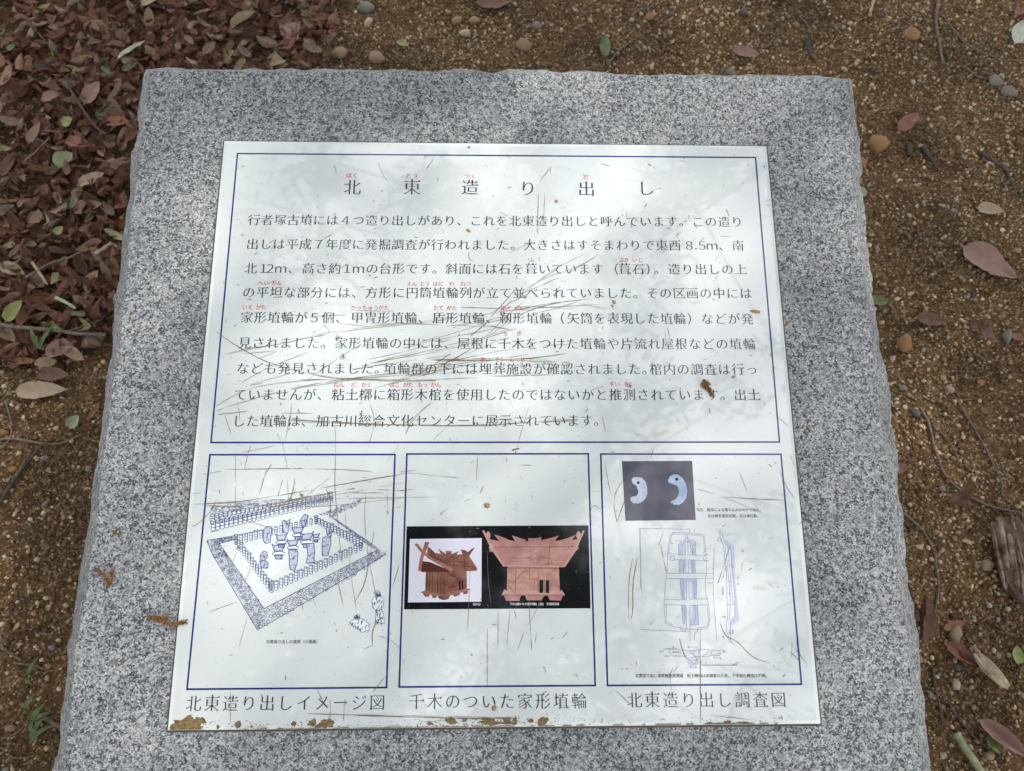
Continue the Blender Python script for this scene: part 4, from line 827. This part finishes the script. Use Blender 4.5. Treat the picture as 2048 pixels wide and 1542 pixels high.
leaf(1987,1487,30,.6,R_(-70),GREEN,'green leaf beside the long rolled leaf',(.2,.1),.016); leaf(2044,1310,30,.6,R_(80),YGREEN,'yellow green leaf cut by the right edge of the picture')
leaf(1958,648,30,.4,R_(-30),DARKL,'small crumpled leaf on the grit at right',(.3,.3),.01,.9); leaf(1978,668,26,.5,R_(-50),PINKB,'crumpled pinkish scrap beside a smaller crumpled leaf',(.3,.3),.01,.9)
leaf(1800,1270,0.1,.3,0,DARKL,'tiny scrap by the stone',(0,0),-.01) if False else None
leaf(1935,100,40,.3,R_(75),PALE if False else TANL,'pale stalk like leaf near the top right corner') if False else None
leaf(2040,62,60,.35,R_(60),WHITEL,'whitish leaf cut by the right edge near the top'); leaf(2042,20,26,.5,R_(30),REDB,'red brown leaf in the top right corner')
leaf(1900,1000,.1,.3,0,DARKL,'x') if False else None
leaf(1912,1250,44,.3,R_(15),REDB,'thin reddish leaf lying across the twig low at right'); leaf(2040,672,26,.5,R_(-20),REDB,'red leaf beside a grey pebble at the right border')
leaf(1808,932,28,.6,R_(25),REDB,'dark red leaf beside the rough right edge')
leaf(83,784,88,.34,R_(3),TANL,'large tan leaf lying where the litter ends left of the block',(0,.1),.01,.2,.1,.2); leaf(112,755,58,.42,R_(-3),DARKL,'grey brown leaf just above the large tan leaf',(0,0),.014)
leaf(131,705,60,.5,R_(25),PINKB,'mauve leaf beneath the thin twig left of the block',(.1,0),.02); leaf(150,846,28,.8,R_(70),PGREEN,'small pale leaf scrap on bare soil left of the block',(0,0),.008)
leaf(190,822,34,.3,R_(70),REDB,'thin orange brown leaf near the small pale scrap'); leaf(32,545,62,.4,R_(-22),TANL,'broad tan leaf on the litter near the left border',(0,.1),.034)
leaf(42,635,44,.5,R_(60),YGREEN,'yellow green leaf on the litter near the left border',(.2,.2),.034,.5); leaf(165,640,20,.4,R_(0),GREEN,'small green sliver leaf',(0,0),.03)
leaf(221,148,50,.34,R_(-55),DKGREEN,'dark green leaf near the upper left corner of the block',(.1,.3),.035,.3,.1,.3,0); leaf(264,144,34,.5,R_(25),DKGREEN,'green leaf pointing to the upper left corner of the block',(.1,.1),.036,.2,.1,.2,0)
leaf(268,113,66,.14,R_(42),WHITEL,'slender whitish underside of a leaf above the green leaves',(.1,.2),.04,.8,.1,.5,0); leaf(247,178,34,.2,R_(-50),PGREEN,'narrow pale green leaf below the green leaves',(.1,.1),.036)
leaf(141,252,26,.9,R_(30),YGREEN,'round pale yellow leaf in the litter',(.1,.1),.036,.2,.1,.1,.1); leaf(137,330,44,.75,R_(60),PGREEN,'fan shaped pale green leaf in the litter',(.1,.1),.036,.4,.1,.5,.1)
leaf(188,368,58,.45,R_(30),TANL,'olive tan leaf with a broad blade in the litter',(.1,.1),.034,.3); leaf(215,230,48,.5,R_(50),DKGREEN,'dull dark green leaf tucked in the litter',(.2,.1),.026)
leaf(147,408,56,.34,R_(40),DKGREEN,'olive dark leaf half hidden in the litter',(.2,.2),.024); leaf(126,470,22,.8,R_(60),YGREEN,'small yellow green leaf below the olive leaf',(.1,.1),.036)
leaf(463,117,22,.6,R_(60),YGREEN,'yellow leaf bit above the back edge of the block',(.1,.1),.036); leaf(35,112,18,.7,R_(60),GREEN,'bright green leaf bit near the left border',(.1,.1),.036); leaf(94,32,34,.35,R_(40),YGREEN,'yellowish leaf near the top left corner',(.1,.1),.036)
leaf(310,15,50,.35,R_(50),TANL,'pale tan leaf rising at the top of the litter',(.1,.3),.038); leaf(490,55,64,.3,R_(45),TANL,'large folded tan leaf near the end of the litter',(.1,.3),.034,.9,.1,.6)
leaf(585,72,66,.6,R_(-60),PINKB,'broad mauve leaf at the right end of the litter',(.1,.1),.022,.3); leaf(192,200,56,.55,R_(65),PINKB,'upright mauve leaf left of the block corner',(.2,.1),.036,.3)
leaf(110,205,38,.6,R_(20),PINKB,'small oval mauve leaf left of the upright one',(.1,.1),.036,.3); leaf(75,275,52,.35,R_(75),PINKB,'slim mauve leaf standing near a round yellow leaf',(.1,.1),.036,.5)
leaf(163,295,60,.42,R_(-20),REDB,'rust coloured leaf in the middle of the litter',(.1,.1),.036,.4); leaf(25,340,60,.35,R_(75),DARKL,'slim brown leaf near the left border',(.1,.1),.036,.5)
leaf(182,425,64,.45,R_(10),PINKB,'ragged pinkish leaf below the olive tan leaf',(.1,.1),.036,.4); leaf(240,255,56,.42,R_(0),REDB,'rust red leaf touching the left side of the block',(.1,.1),.034,.4)

# ------------------------------------------------------------------ pebbles
pv, pf = ico()
bm = bmesh.new(); bmesh.ops.create_icosphere(bm, subdivisions=2, radius=1)
ICO2 = (np.array([v.co[:] for v in bm.verts]), [[v.index for v in f.verts] for f in bm.faces]); bm.free()
def pebmesh(sd, mat_, ang=.4):
    V_ = [Vector(v) for v in ICO2[0]]; V_ = [v*(1+ang*noise.noise(v*1.3+Vector((sd*7, 0, 0)))+.06*noise.noise(v*4+Vector((sd, 3, 0)))) for v in V_]
    rr_ = random.Random(sd)
    for _ in range(7):
        n_ = Vector((rr_.gauss(0, 1), rr_.gauss(0, 1), rr_.gauss(0, 1))).normalized(); d_ = rr_.uniform(.62, .85)
        V_ = [v-n_*(v.dot(n_)-d_)*.9 if v.dot(n_) > d_ else v for v in V_]
    m_ = MB(); m_.add(V_, ICO2[1]); return m_.mesh('pebble', mat_, True)
PCL = [('greyish', mat('a', (1,1,1))[0], None)]
def stonemat(nm, c): return noisy(nm, tuple(x*.75 for x in c), tuple(min(1, x*1.2) for x in c), 220, .7, bmp=.0005)
KINDS = [('pale cream', stonemat('cream_pebble', (.36, .305, .215))), ('mid grey', stonemat('grey_pebble', (.17, .16, .14))), ('dark slate', stonemat('slate_pebble', (.075, .070, .062))), ('tan', stonemat('tan_pebble', (.24, .17, .105))), ('dull orange', stonemat('orange_pebble', (.24, .13, .06))), ('pinkish', stonemat('pink_pebble', (.27, .19, .155)))]
bpy.data.materials.remove(PCL[0][1])
PM = {nm: [pebmesh(i+10*j, m_) for i in range(6)] for j, (nm, m_) in enumerate(KINDS)}
def pebble(u, v, px_, kind, label, flat=.6, group=None, asp=.75, ang=None, sink=.25):
    p = gp(u, v, .005); s = px_*(p-CAMP).length/FPX/2
    if on_stone(p, -.03): return None
    o_ = link('pebble', random.choice(PM[kind])); o_.scale = (s, s*asp, s*flat); o_.location = (p.x, p.y, float(H(p.x, p.y))+s*flat*(1-2*sink)*.8)
    o_.rotation_euler = (random.gauss(0, .12), random.gauss(0, .12), random.uniform(0, 6.28) if ang is None else ang); return tag(o_, label, 'pebble', group)
for u, v, s, kd, lb, asp, ang in (
  (1820,73,30,'dull orange','bright orange stone on the soil at upper right',.95,0), (1756,288,44,'dull orange','angular ochre stone beside the upper right of the block',.8,.3), (1723,321,26,'dull orange','brown round stone just below the angular ochre stone',.8,0),
  (1812,686,38,'dull orange','ochre oval stone standing by the right edge',.7,1.5), (2018,181,30,'mid grey','blue grey stone near the right border',.6,-.2), (1992,160,26,'mid grey','olive grey round stone near the right border',.9,0),
  (1048,95,38,'tan','tan lumpy stone behind the block',.7,-.7), (731,18,34,'mid grey','grey stone at the right end of the leaf litter',.7,-.3), (737,46,24,'pale cream','pale stone below the grey one at the end of the litter',.6,1.2),
  (914,44,24,'tan','yellow brown stone behind the block near the top',.7,.3), (947,45,22,'tan','yellowish oval stone next to a yellow brown one',.6,.2), (930,70,22,'pale cream','pale lumpy stone with a dark side behind the block',.8,0), (1073,48,24,'mid grey','grey stone near the top edge of the picture',.8,0),
  (1487,25,18,'dark slate','dark stone near the top of the picture',.7,1.2), (1300,30,20,'dull orange','orange stone at the top of the picture',.8,1), (2018,672,30,'mid grey','long grey stone beside a red leaf',.5,1.3),
  (1836,824,22,'dark slate','dark square stone at the head of the twig',.9,0), (1810,772,18,'mid grey','dark grey oval stone near the right edge',.6,0), (1906,774,20,'pinkish','mauve rounded stone right of the block',.8,0), (1919,272+0,12,'pale cream','small cream stone at right',.7,0),
  (1912,1270,36,'tan','brown oval stone low at right',.6,1.2), (1978,1128,26,'tan','round tan stone touching the bark chunk',.9,0), (1842,1093,14,'pale cream','white pebble beside the twig low at right',.8,0), (1936,1080,14,'pale cream','white oval pebble between the twig and the bark',.6,0), (1920,1368,20,'pale cream','white lumpy pebble below the reddish leaf',.7,1.2),
  (1985,1492+20,20,'tan','tan stone in the lower right corner',.7,0), (92,918,16,'mid grey','blue grey pebble on the soil at left',.6,.1), (176,937,15,'mid grey','small grey round pebble near the left edge of the block',.9,0), (6,866,22,'dull orange','orange stone cut by the left border',.7,0), (100,1294,14,'mid grey','bluish pebble low at left',.8,0),
  (20,1455,18,'dull orange','brown round pebble near the grass blades at lower left',.8,0), (29,940,14,'dull orange','orange pebble left of the blue grey one',.8,0), (1880,318,14,'mid grey','small grey pebble',.7,0) , (1463,142,22,'mid grey','grey pebble close to the back edge of the block',.6,.1),
  (680,110,30,'tan','sandy stone close behind the block at left',.8,0), (755,120,30,'tan','rough tan stone just behind the back edge',.8,0)):
    if lb.startswith('small grey pebble'): continue
    pebble(u, v, s, kd, lb, .7, None, asp, ang)
k = 0
GRP = 'pebbles scattered on the soil'
while k < 200:
    if random.random() < .62: u, v = random.uniform(1700, 2050), random.uniform(0, 1540)
    elif random.random() < .75: u, v = random.uniform(640, 1700), random.triangular(0, 150, 20)
    else: u, v = random.uniform(0, 230), random.uniform(760, 1540)
    p = gp(u, v, .005)
    if on_stone(p, .012): continue
    nm = random.choices([a for a, _ in KINDS], (.28, .2, .13, .24, .09, .06))[0]
    if u > 1690 and v > 150: where = ('beside the block at right' if u < 1880 else 'near the right border')+(', upper third' if v < 560 else (', middle third' if v < 1030 else ', lower third'))
    elif v < 400: where = 'behind the block'+(' at left' if u < 980 else (' at the centre' if u < 1330 else (' at right' if u < 1700 else ' in the top right corner')))
    else: where = 'left of the block'+(' above the grass' if v < 1200 else ' around the grass blades')
    if pebble(u, v, random.choice((7, 8, 9, 10, 11, 13)), nm, f'small {nm} pebble {where}', .65, GRP, random.uniform(.6, .95)): k += 1

# coarse grit
def scatter(k, xr, yr, r0, r1, keepfn):
    x = rng.uniform(*xr, k); y = rng.uniform(*yr, k); m_ = keepfn(x, y); x, y = x[m_], y[m_]
    r = r0+(r1-r0)*rng.random(len(x))**2.2; return x, y, r
# soil zone mask from the camera mapping (leaf zone thinned)
def litterzone(x, y):
    d = np.stack([x-CAMP.x, y-CAMP.y, np.full_like(x, -CAMP.z)], 1) @ np.array(CAMR)
    return 1024-FPX*d[:, 0]/d[:, 2], 771+FPX*d[:, 1]/d[:, 2]
def keep(x, y):
    u, v = litterzone(x, y); st = (np.abs(x) < .37) & (y > -.39) & (y < .39); lz = (u < 600) & (v < 700)
    hid = ((np.abs(x) < .30) & (y < .44)) | ((np.abs(x) < .5) & (y < .86) & (y > -.3) & (rng.random(len(x)) < .75))
    dn = np.array([noise.noise(Vector((a*5, b*5, 9))) for a, b in zip(x, y)])
    return ~st & ~hid & (~lz | (rng.random(len(x)) < .12)) & (rng.random(len(x)) < .78+.5*dn)
OCT = (np.array([(1,0,0),(-1,0,0),(0,1,0),(0,-1,0),(0,0,1),(0,0,-1)], float), np.array([(0,2,4),(2,1,4),(1,3,4),(3,0,4),(2,0,5),(1,2,5),(3,1,5),(0,3,5)]))
x, y, r = scatter(165000, (-1.3, 1.45), (-.55, 1.45), .0013, .0036, keep)
o = clumps('coarse_sand', np.stack([x, y, H(x, y)+r*.25], 1), r, GRAIN, .7, .3, OCT); tag(o, 'coarse brown and cream sand grains covering the soil', 'sand', kind='stuff')
x, y, r = scatter(72000, (-1.3, 1.45), (-.55, 1.45), .0022, .0058, keep)
o = clumps('fine_gravel', np.stack([x, y, H(x, y)+r*.3], 1), r, GRAIN, .65, .2); o.data.polygons.foreach_set('use_smooth', [True]*len(o.data.polygons)); tag(o, 'fine mixed gravel strewn over the soil', 'gravel', kind='stuff')

# root fibres and needles
fb = MB(); k = 0
while k < 11000:
    x, y = random.uniform(-1.35, 1.5), random.uniform(-.6, 1.5)
    if abs(x) < .38 and y < .4: continue
    dn = noise.noise(Vector((x*3, y*3, 5)))+(.65 if x < -.3 else 0)
    if random.random() > .35+dn: continue
    l = random.uniform(.012, .05); a = random.uniform(0, 6.28); cv = random.uniform(-1.2, 1.2); w_ = random.uniform(.0003, .0009); P = []
    for i in range(5):
        t = i/4*l; aa = a+cv*(i/4); x += math.cos(aa)*l/4; y += math.sin(aa)*l/4; P.append(Vector((x, y, float(H(x, y))+.002+random.uniform(0, .004))))
    vs = []
    for i, p in enumerate(P):
        d = (P[min(4, i+1)]-P[max(0, i-1)]).normalized(); s_ = Vector((-d.y, d.x, 0))*w_; vs += [p+s_, p-s_, p+Vector((0, 0, w_*1.5))]
    fs = []
    for i in range(4):
        for a_, b_ in ((0, 1), (1, 2), (2, 0)): fs.append((3*i+a_, 3*i+b_, 3*i+3+b_, 3*i+3+a_))
    fb.add(vs, fs); k += 1
tag(fb.build('root_fibres', FIB), 'fine brown root fibres and needles matted over the soil', 'fibres', kind='stuff')

# ------------------------------------------------------------------ twigs, bark, grass
TW = noisy('grey_brown_twig', (.085, .062, .048), (.19, .15, .125), 120, .8, bmp=.0005); TWD = noisy('dark_twig', (.035, .028, .024), (.085, .07, .06), 120, .8, bmp=.0005)
BARK = noisy('weathered_bark', (.07, .046, .032), (.36, .27, .20), 38, .9, 7, bmp=.004); SPL = noisy('bleached_wood', (.20, .15, .10), (.42, .34, .24), 50, .9, bmp=.001)
def tube(P, R, ns=7):
    vs, fs = [], []
    for i, p in enumerate(P):
        d = (P[min(len(P)-1, i+1)]-P[max(0, i-1)]).normalized(); a = d.cross(Vector((0, 0, 1)))
        if a.length < .1: a = d.cross(Vector((0, 1, 0)))
        a.normalize(); b = d.cross(a)
        for k in range(ns): an = k*6.2832/ns; vs.append(p+(a*math.cos(an)+b*math.sin(an))*R[i])
    for i in range(len(P)-1):
        for k in range(ns): fs.append((i*ns+k, i*ns+(k+1) % ns, (i+1)*ns+(k+1) % ns, (i+1)*ns+k))
    fs.append(tuple(range(ns-1, -1, -1))); fs.append(tuple((len(P)-1)*ns+k for k in range(ns))); return vs, fs
def twig(px_, w0, w1, label, m_=TW, lift=.003, extra=()):
    mb_ = MB()
    for path, a, b in [(px_, w0, w1)]+list(extra):
        Q_ = dens(smooth(path), 12); P = []
        for u, v in Q_:
            p = gp(u, v, .008); P.append(Vector((p.x, p.y, float(H(p.x, p.y))+lift+.002*noise.noise(Vector((u*.03, v*.03, 1))))))
        R = [max(.0003, (a+(b-a)*i/(len(P)-1))*(P[i]-CAMP).length/FPX/2*(1+.12*noise.noise(Vector((i*.5, 0, a))))) for i in range(len(P))]
        P = [p+Vector((0, 0, R[i]*.6)) for i, p in enumerate(P)]; mb_.add(*tube(P, R))
    o_ = mb_.build('twig', m_, None, True); return tag(o_, label, 'twig')
twig([(1846,812),(1868,858),(1880,912),(1895,950),(1925,978),(1990,1012),(2048,1022)], 5, 3, 'long curved twig running from the dark square stone to the right border')
twig([(1870,845),(1898,868),(1915,892),(1928,930)], 3.5, 2, 'thin forked twig beside the long curved twig'); twig([(1926,800),(1955,850),(1985,905),(2010,965),(2014,990)], 4, 2.5, 'slender straight twig nearer the right border')
twig([(1808,1022),(1845,1050),(1868,1085),(1878,1130),(1882,1175),(1876,1225),(1858,1262)], 4.5, 3, 'curving root like twig right of the block below its middle', extra=[([(1810,1037),(1832,1060),(1845,1080)], 3, 1.5)])
twig([(1872,1335),(1875,1380),(1886,1418),(1890,1450)], 5, 3, 'short dark twig low at right', TWD); twig([(1900,1400),(1925,1440),(1960,1480),(1990,1502)], 4, 3, 'dark brown twig beside the green stalk', TWD)
twig([(1876,0),(1871,40),(1880,85),(1888,128)], 5, 3.5, 'upright twig at the top right', extra=[([(1885,30),(1920,70),(1950,95),(1995,110)], 3, 2)])
twig([(1822,281),(1825,295),(1823,306)], 9, 7, 'short grey bark stick beside the ochre stone', TWD); twig([(1853,286),(1862,305),(1877,323)], 9, 5, 'bent grey stick next to the short one', TWD)
twig([(1962,297),(1985,315),(2018,332),(2025,365),(2032,392)], 6, 3, 'dark crooked twig near the right border', TWD)
twig([(1935,130),(1960,150),(1990,152)], 3, 2, 'fine twig near the olive stone'); twig([(1745,5),(1738,30)], 6, 4, 'pale short stick near the top', SPL)
twig([(1615,75),(1625,110)], 8, 6, 'dark stub of a stick behind the block', TWD); twig([(1530,90),(1560,70)], 3, 2, 'tiny twig on the soil behind the block'); twig([(1600,30),(1620,50),(1628,75)], 3, 2, 'fine curled twig behind the block')
twig([(1215,130),(1245,90),(1300,55)], 3.5, 2, 'thin twig right of the upright green leaf'); twig([(1270,20),(1310,5)], 3, 2, 'thin twig at the top edge')
twig([(0,658),(60,668),(130,676),(180,684),(226,683)], 7, 5, 'long twig reaching from the left border to the block', lift=.03, extra=[([(150,678),(190,665),(215,655)], 3, 1.5)])
twig([(70,572),(110,545),(150,530),(175,520)], 5, 3, 'grey twig lying on the litter', lift=.036); twig([(200,520),(235,500)], 8, 6, 'pale stick tip against the left side of the block', SPL, .03)
twig([(80,540),(95,560),(112,585)], 5, 4, 'pale straw stick above the grass blades', SPL, .036); twig([(130,612),(150,622),(170,634)], 7, 4, 'green white stalk pointing to the right on the litter', noisy('pale_stalk', (.22, .27, .15), (.32, .36, .24), 60, .6), .036)
twig([(0,1010),(30,960),(60,920),(88,890)], 6, 4, 'dark twig crossing the soil at left', TWD); twig([(0,880),(35,878),(80,888),(120,890),(165,868)], 4.5, 3, 'curved twig joining the dark twig at left')
twig([(8,800),(22,840),(24,880),(5,900)], 3.5, 2.5, 'thin bent twig near the left border'); twig([(0,1295),(20,1308),(40,1320)], 5, 4, 'pale twig at the left border low down'); twig([(25,1325),(60,1330),(95,1342)], 4, 2.5, 'thin twig below the pale one at left')
twig([(60,1423),(90,1438),(122,1460)], 7, 5, 'grey twig ending under the lower left side', TW); twig([(155,200),(200,270),(225,285)], 4, 3, 'straight dark twig in the litter', TWD, .034); twig([(60,340),(90,310),(110,290)], 3.5, 2, 'pale thin twig in the litter', TW, .036)
twig([(10,400),(30,375),(38,365)], 3.5, 2, 'short dark twig near the left border', TWD, .036)
gst = noisy('green_stalk', (.12, .15, .06), (.26, .28, .16), 50, .6)
twig([(1912,1466),(1925,1490),(1950,1522),(1975,1560)], 13, 11, 'thick greenish stalk in the lower right corner', gst, .008)
def chunk(u0, v0, u1, v1, wpx, hh, label, name, m_, sd, ridges, rr=18):
    a = gp(u0, v0, .02); b = gp(u1, v1, .02); ax = (b-a); Ln = ax.length; ax.normalize(); sd_ = Vector((ax.y, -ax.x, 0)); sc_ = (a-CAMP).length/FPX; W_ = wpx*sc_/2
    mb_ = MB(); ns = 36; vs = []
    for i in range(rr+1):
        t = i/rr; env = (math.sin(math.pi*min(1, max(.0, t*.94+.03)))**.35)
        for k in range(ns):
            an = k*6.2832/ns; rad = env*(1+.16*noise.noise(Vector((math.cos(an)*ridges, math.sin(an)*ridges, t*1.4+sd)))+.13*noise.noise(Vector((math.cos(an)*ridges*3, math.sin(an)*ridges*3, t*3+sd))))
            end = .10*Ln*noise.noise(Vector((math.cos(an)*2.5, math.sin(an)*2.5, sd+9)))*(1 if t > .5 else -1)*(abs(t-.5)*2)**3*2
            p = a+ax*(Ln*t+end)+sd_*(W_*rad*math.cos(an))+Vector((0, 0, hh*rad*math.sin(an)+hh*.45)); vs.append(p)
    fs = [(i*ns+k, i*ns+(k+1) % ns, (i+1)*ns+(k+1) % ns, (i+1)*ns+k) for i in range(rr) for k in range(ns)]+[tuple(range(ns-1, -1, -1)), tuple(rr*ns+k for k in range(ns))]
    mb_.add(vs, fs); o_ = mb_.build(name, m_, None, False); return tag(o_, label, 'wood')
bk = bpy.data.objects.new('bark_chunk', None); COL.objects.link(bk); bp = gp(2035, 1118, .02); bk.location = (bp.x, bp.y, float(H(bp.x, bp.y))); tag(bk, 'weathered ragged chunk of bark cut by the right border', 'wood')
BARKD = noisy('bark_core', (.05, .033, .024), (.13, .09, .065), 60, .9, bmp=.003)
def slab(x0, y0, ln, wd, th, z, ang, m_, sd, nm):
    mb_ = MB(); rr, ns = 14, 10; vs = []; dr = Vector((math.cos(ang), math.sin(ang), 0)); pr = Vector((dr.y, -dr.x, 0))
    for i in range(rr+1):
        t = i/rr; en = 1 if .12 < t < .82 else (.55+.45*t/.12 if t <= .12 else max(.12, 1-(t-.82)/.18*.9))
        for k in range(ns):
            an = k*6.2832/ns; jn = 1+.35*noise.noise(Vector((math.cos(an)*1.5+sd, math.sin(an)*1.5, t*4)))+.2*noise.noise(Vector((k*1.7+sd, t*11, 0)))
            vs.append(Vector((x0, y0, z))+dr*((t-.5)*ln+.12*ln*noise.noise(Vector((k*.9, sd, 2)))*(abs(t-.5)*2)**4)+pr*(math.cos(an)*wd/2*en*jn+.12*wd*noise.noise(Vector((t*3, sd, 7))))+Vector((0, 0, math.sin(an)*th*en*jn)))
    mb_.add(vs, [(i*ns+k, i*ns+(k+1) % ns, (i+1)*ns+(k+1) % ns, (i+1)*ns+k) for i in range(rr) for k in range(ns)]+[tuple(range(ns-1, -1, -1)), tuple(rr*ns+k for k in range(ns))])
    return mb_.build(nm, m_, bk, False)
slab(.006, 0, .135, .055, .014, .014, R_(-97), BARKD, 1, 'core')
for k in range(15):
    xx_ = -.024+.0043*k; slab(xx_+random.uniform(-.002, .002), random.uniform(-.02, .02)+(.012 if xx_ < -.012 else 0), random.uniform(.055, .12), random.uniform(.004, .010), random.uniform(.003, .006), .026-abs(xx_-.006)*.25+random.uniform(-.002, .004), R_(-97+random.uniform(-5, 5)), BARK, 3+k*5, 'bark_flake')
chunk(1950,1308,2010,1372,22,.006,'bleached splinter of wood low at right','wood_splinter',SPL,5,3)
chunk(1946,1293,1975,1345,10,.005,'narrow brown wood sliver beside the bleached splinter','wood_splinter',BARK,8,3)
GRASS = noisy('grass_blade_green', (.036, .064, .010), (.062, .098, .020), 60, .5, sp=.4)
def grass(u, v, blades, label, z=.0):
    r_ = bpy.data.objects.new('grass_tuft', None); COL.objects.link(r_); p = gp(u, v, .01); r_.location = (p.x, p.y, float(H(p.x, p.y))+z); tag(r_, label, 'grass')
    for a, lpx, wpx in blades:
        L_ = lpx*(p-CAMP).length/FPX; W_ = wpx*(p-CAMP).length/FPX; vs = []
        for i in range(6):
            t = i/5; c = Vector((math.cos(a)*L_*t, math.sin(a)*L_*t, .012*math.sin(t*2.4)+.004)); s_ = Vector((-math.sin(a), math.cos(a), 0))*W_/2*(1-t**2.2+.05); vs += [c+s_+Vector((0, 0, .0008)), c, c-s_+Vector((0, 0, .0008))]
        m_ = MB(); m_.add(vs, [(3*i+j, 3*i+j+1, 3*i+4+j, 3*i+3+j) for i in range(5) for j in (0, 1)]); m_.build('blade', GRASS, r_, True)
grass(92,708,[(R_(115),44,7),(R_(60),48,8),(R_(95),20,6)],'small tuft of green grass rising through the litter by the long twig',.026)
grass(120,668,[(R_(-25),34,10),(R_(165),10,5)],'short broad green blades on the long twig',.03)
grass(50,1352,[(R_(60),36,7),(R_(-40),22,7),(R_(-5),16,6)],'little grass seedling on bare soil low at left')
grass(60,1440,[(R_(50),34,9),(R_(-60),26,8),(R_(20),40,7)],'forked green grass seedling near the lower left side'); grass(45,1420,[(R_(55),32,8),(R_(-30),12,5)],'pair of dark green blades above the forked seedling'); grass(56,1478,[(R_(60),40,9),(R_(30),44,8)],'dark green blades in the lower left corner')
grass(1838,268,[(R_(70),8,4),(R_(150),7,4)],'tiny moss green sprout beside the short grey stick'); grass(1908,98,[(R_(30),9,5),(R_(150),8,5),(R_(-60),7,4)],'tiny green sprout near the top right twig')

# ------------------------------------------------------------------ trees whose crowns hang over the sign (they show as reflections on the panel and as dappled shade)
TBARK = noisy('tree_bark', (.06, .045, .035), (.13, .10, .08), 14, .9, bmp=.01); TLEAF = random_mat('canopy_leaf', [(0, (.03, .065, .018)), (.5, (.05, .10, .028)), (1, (.08, .14, .04))], .5, .4, 10, .2, 0)
LQ = (np.array([(0,-1,0),(.3,-.3,.08),(0,1,0),(-.3,-.3,.08),(.28,.3,.06),(-.28,.3,.06)], float), np.array([(0,1,3),(1,4,3),(3,4,5),(4,2,5)]))
def big_tree(B0, label, xr, yr, nlimb, nl, sd):
    random.seed(sd)
    tr = bpy.data.objects.new('evergreen_tree', None); COL.objects.link(tr); tr.location = B0; tag(tr, label, 'tree')
    lean = Vector(((xr[0]+xr[1])/2-B0.x, (yr[0]+yr[1])/2-B0.y, 0))*.05
    tp = [B0+lean*t*t+Vector((.08*math.sin(t*1.3), .06*math.sin(t*2), t)) for t in [i*.3 for i in range(-1, 13)]]
    mb = MB(); mb.add(*tube([p-B0 for p in tp], [.19-.009*i for i in range(len(tp))], 14)); mb.build('trunk', TBARK, tr, True)
    cents = []; tws = MB()
    for k in range(nlimb):
        st = tp[random.randint(6, 13)]; tgt = Vector((random.uniform(*xr), random.uniform(*yr), random.uniform(3.9, 6.2))); P = []
        for i in range(12):
            t = i/11; P.append(st.lerp(tgt, t)+Vector((.3*noise.noise(Vector((k*3+sd, t*3, 0))), .3*noise.noise(Vector((k*3+sd, t*3, 5))), .35*math.sin(t*math.pi)*.6)))
        m_ = MB(); m_.add(*tube([p-B0 for p in P], [.06*(1-t/13) for t in range(12)], 9)); m_.build('limb', TBARK, tr, True)
        for j in range(3, 12):
            for q_ in range(3):
                e = P[j]+Vector((random.gauss(0, .62), random.gauss(0, .62), random.gauss(0, .3))); tws.add(*tube([P[j]-B0, P[j].lerp(e, .5)+Vector((0, 0, .05))-B0, e-B0], [.014, .009, .004], 5)); cents.append(e)
    tag(tws.build('twigs', TBARK, tr, True), kind='stuff')
    ci = rng.integers(0, len(cents), nl); Cn = np.array([tuple(c) for c in cents])[ci]+rng.normal(0, .095, (nl, 3))-np.array(tuple(B0))
    P = LQ[0][None]*rng.uniform(.034, .060, (nl, 1, 1)); P = np.einsum('kij,kvj->kvi', rotmats(nl), P)+Cn[:, None, :]
    FF = LQ[1][None]+(np.arange(nl)*6)[:, None, None]
    o = link('crown', npmesh('crown', P.reshape(-1, 3), FF.reshape(-1, 3), TLEAF), tr); o['kind'] = 'stuff'
big_tree(Vector((-1.9, -2.6, 0)), 'leafy tree behind the viewer whose crown mirrors in the panel', (-3.2, 1.8), (-2.2, 3.6), 15, 34000, 21)
big_tree(Vector((4.6, 3.4, 0)), 'second leafy tree beyond the right border that dapples the light', (.2, 5.4), (-.8, 4.6), 15, 23000, 5)
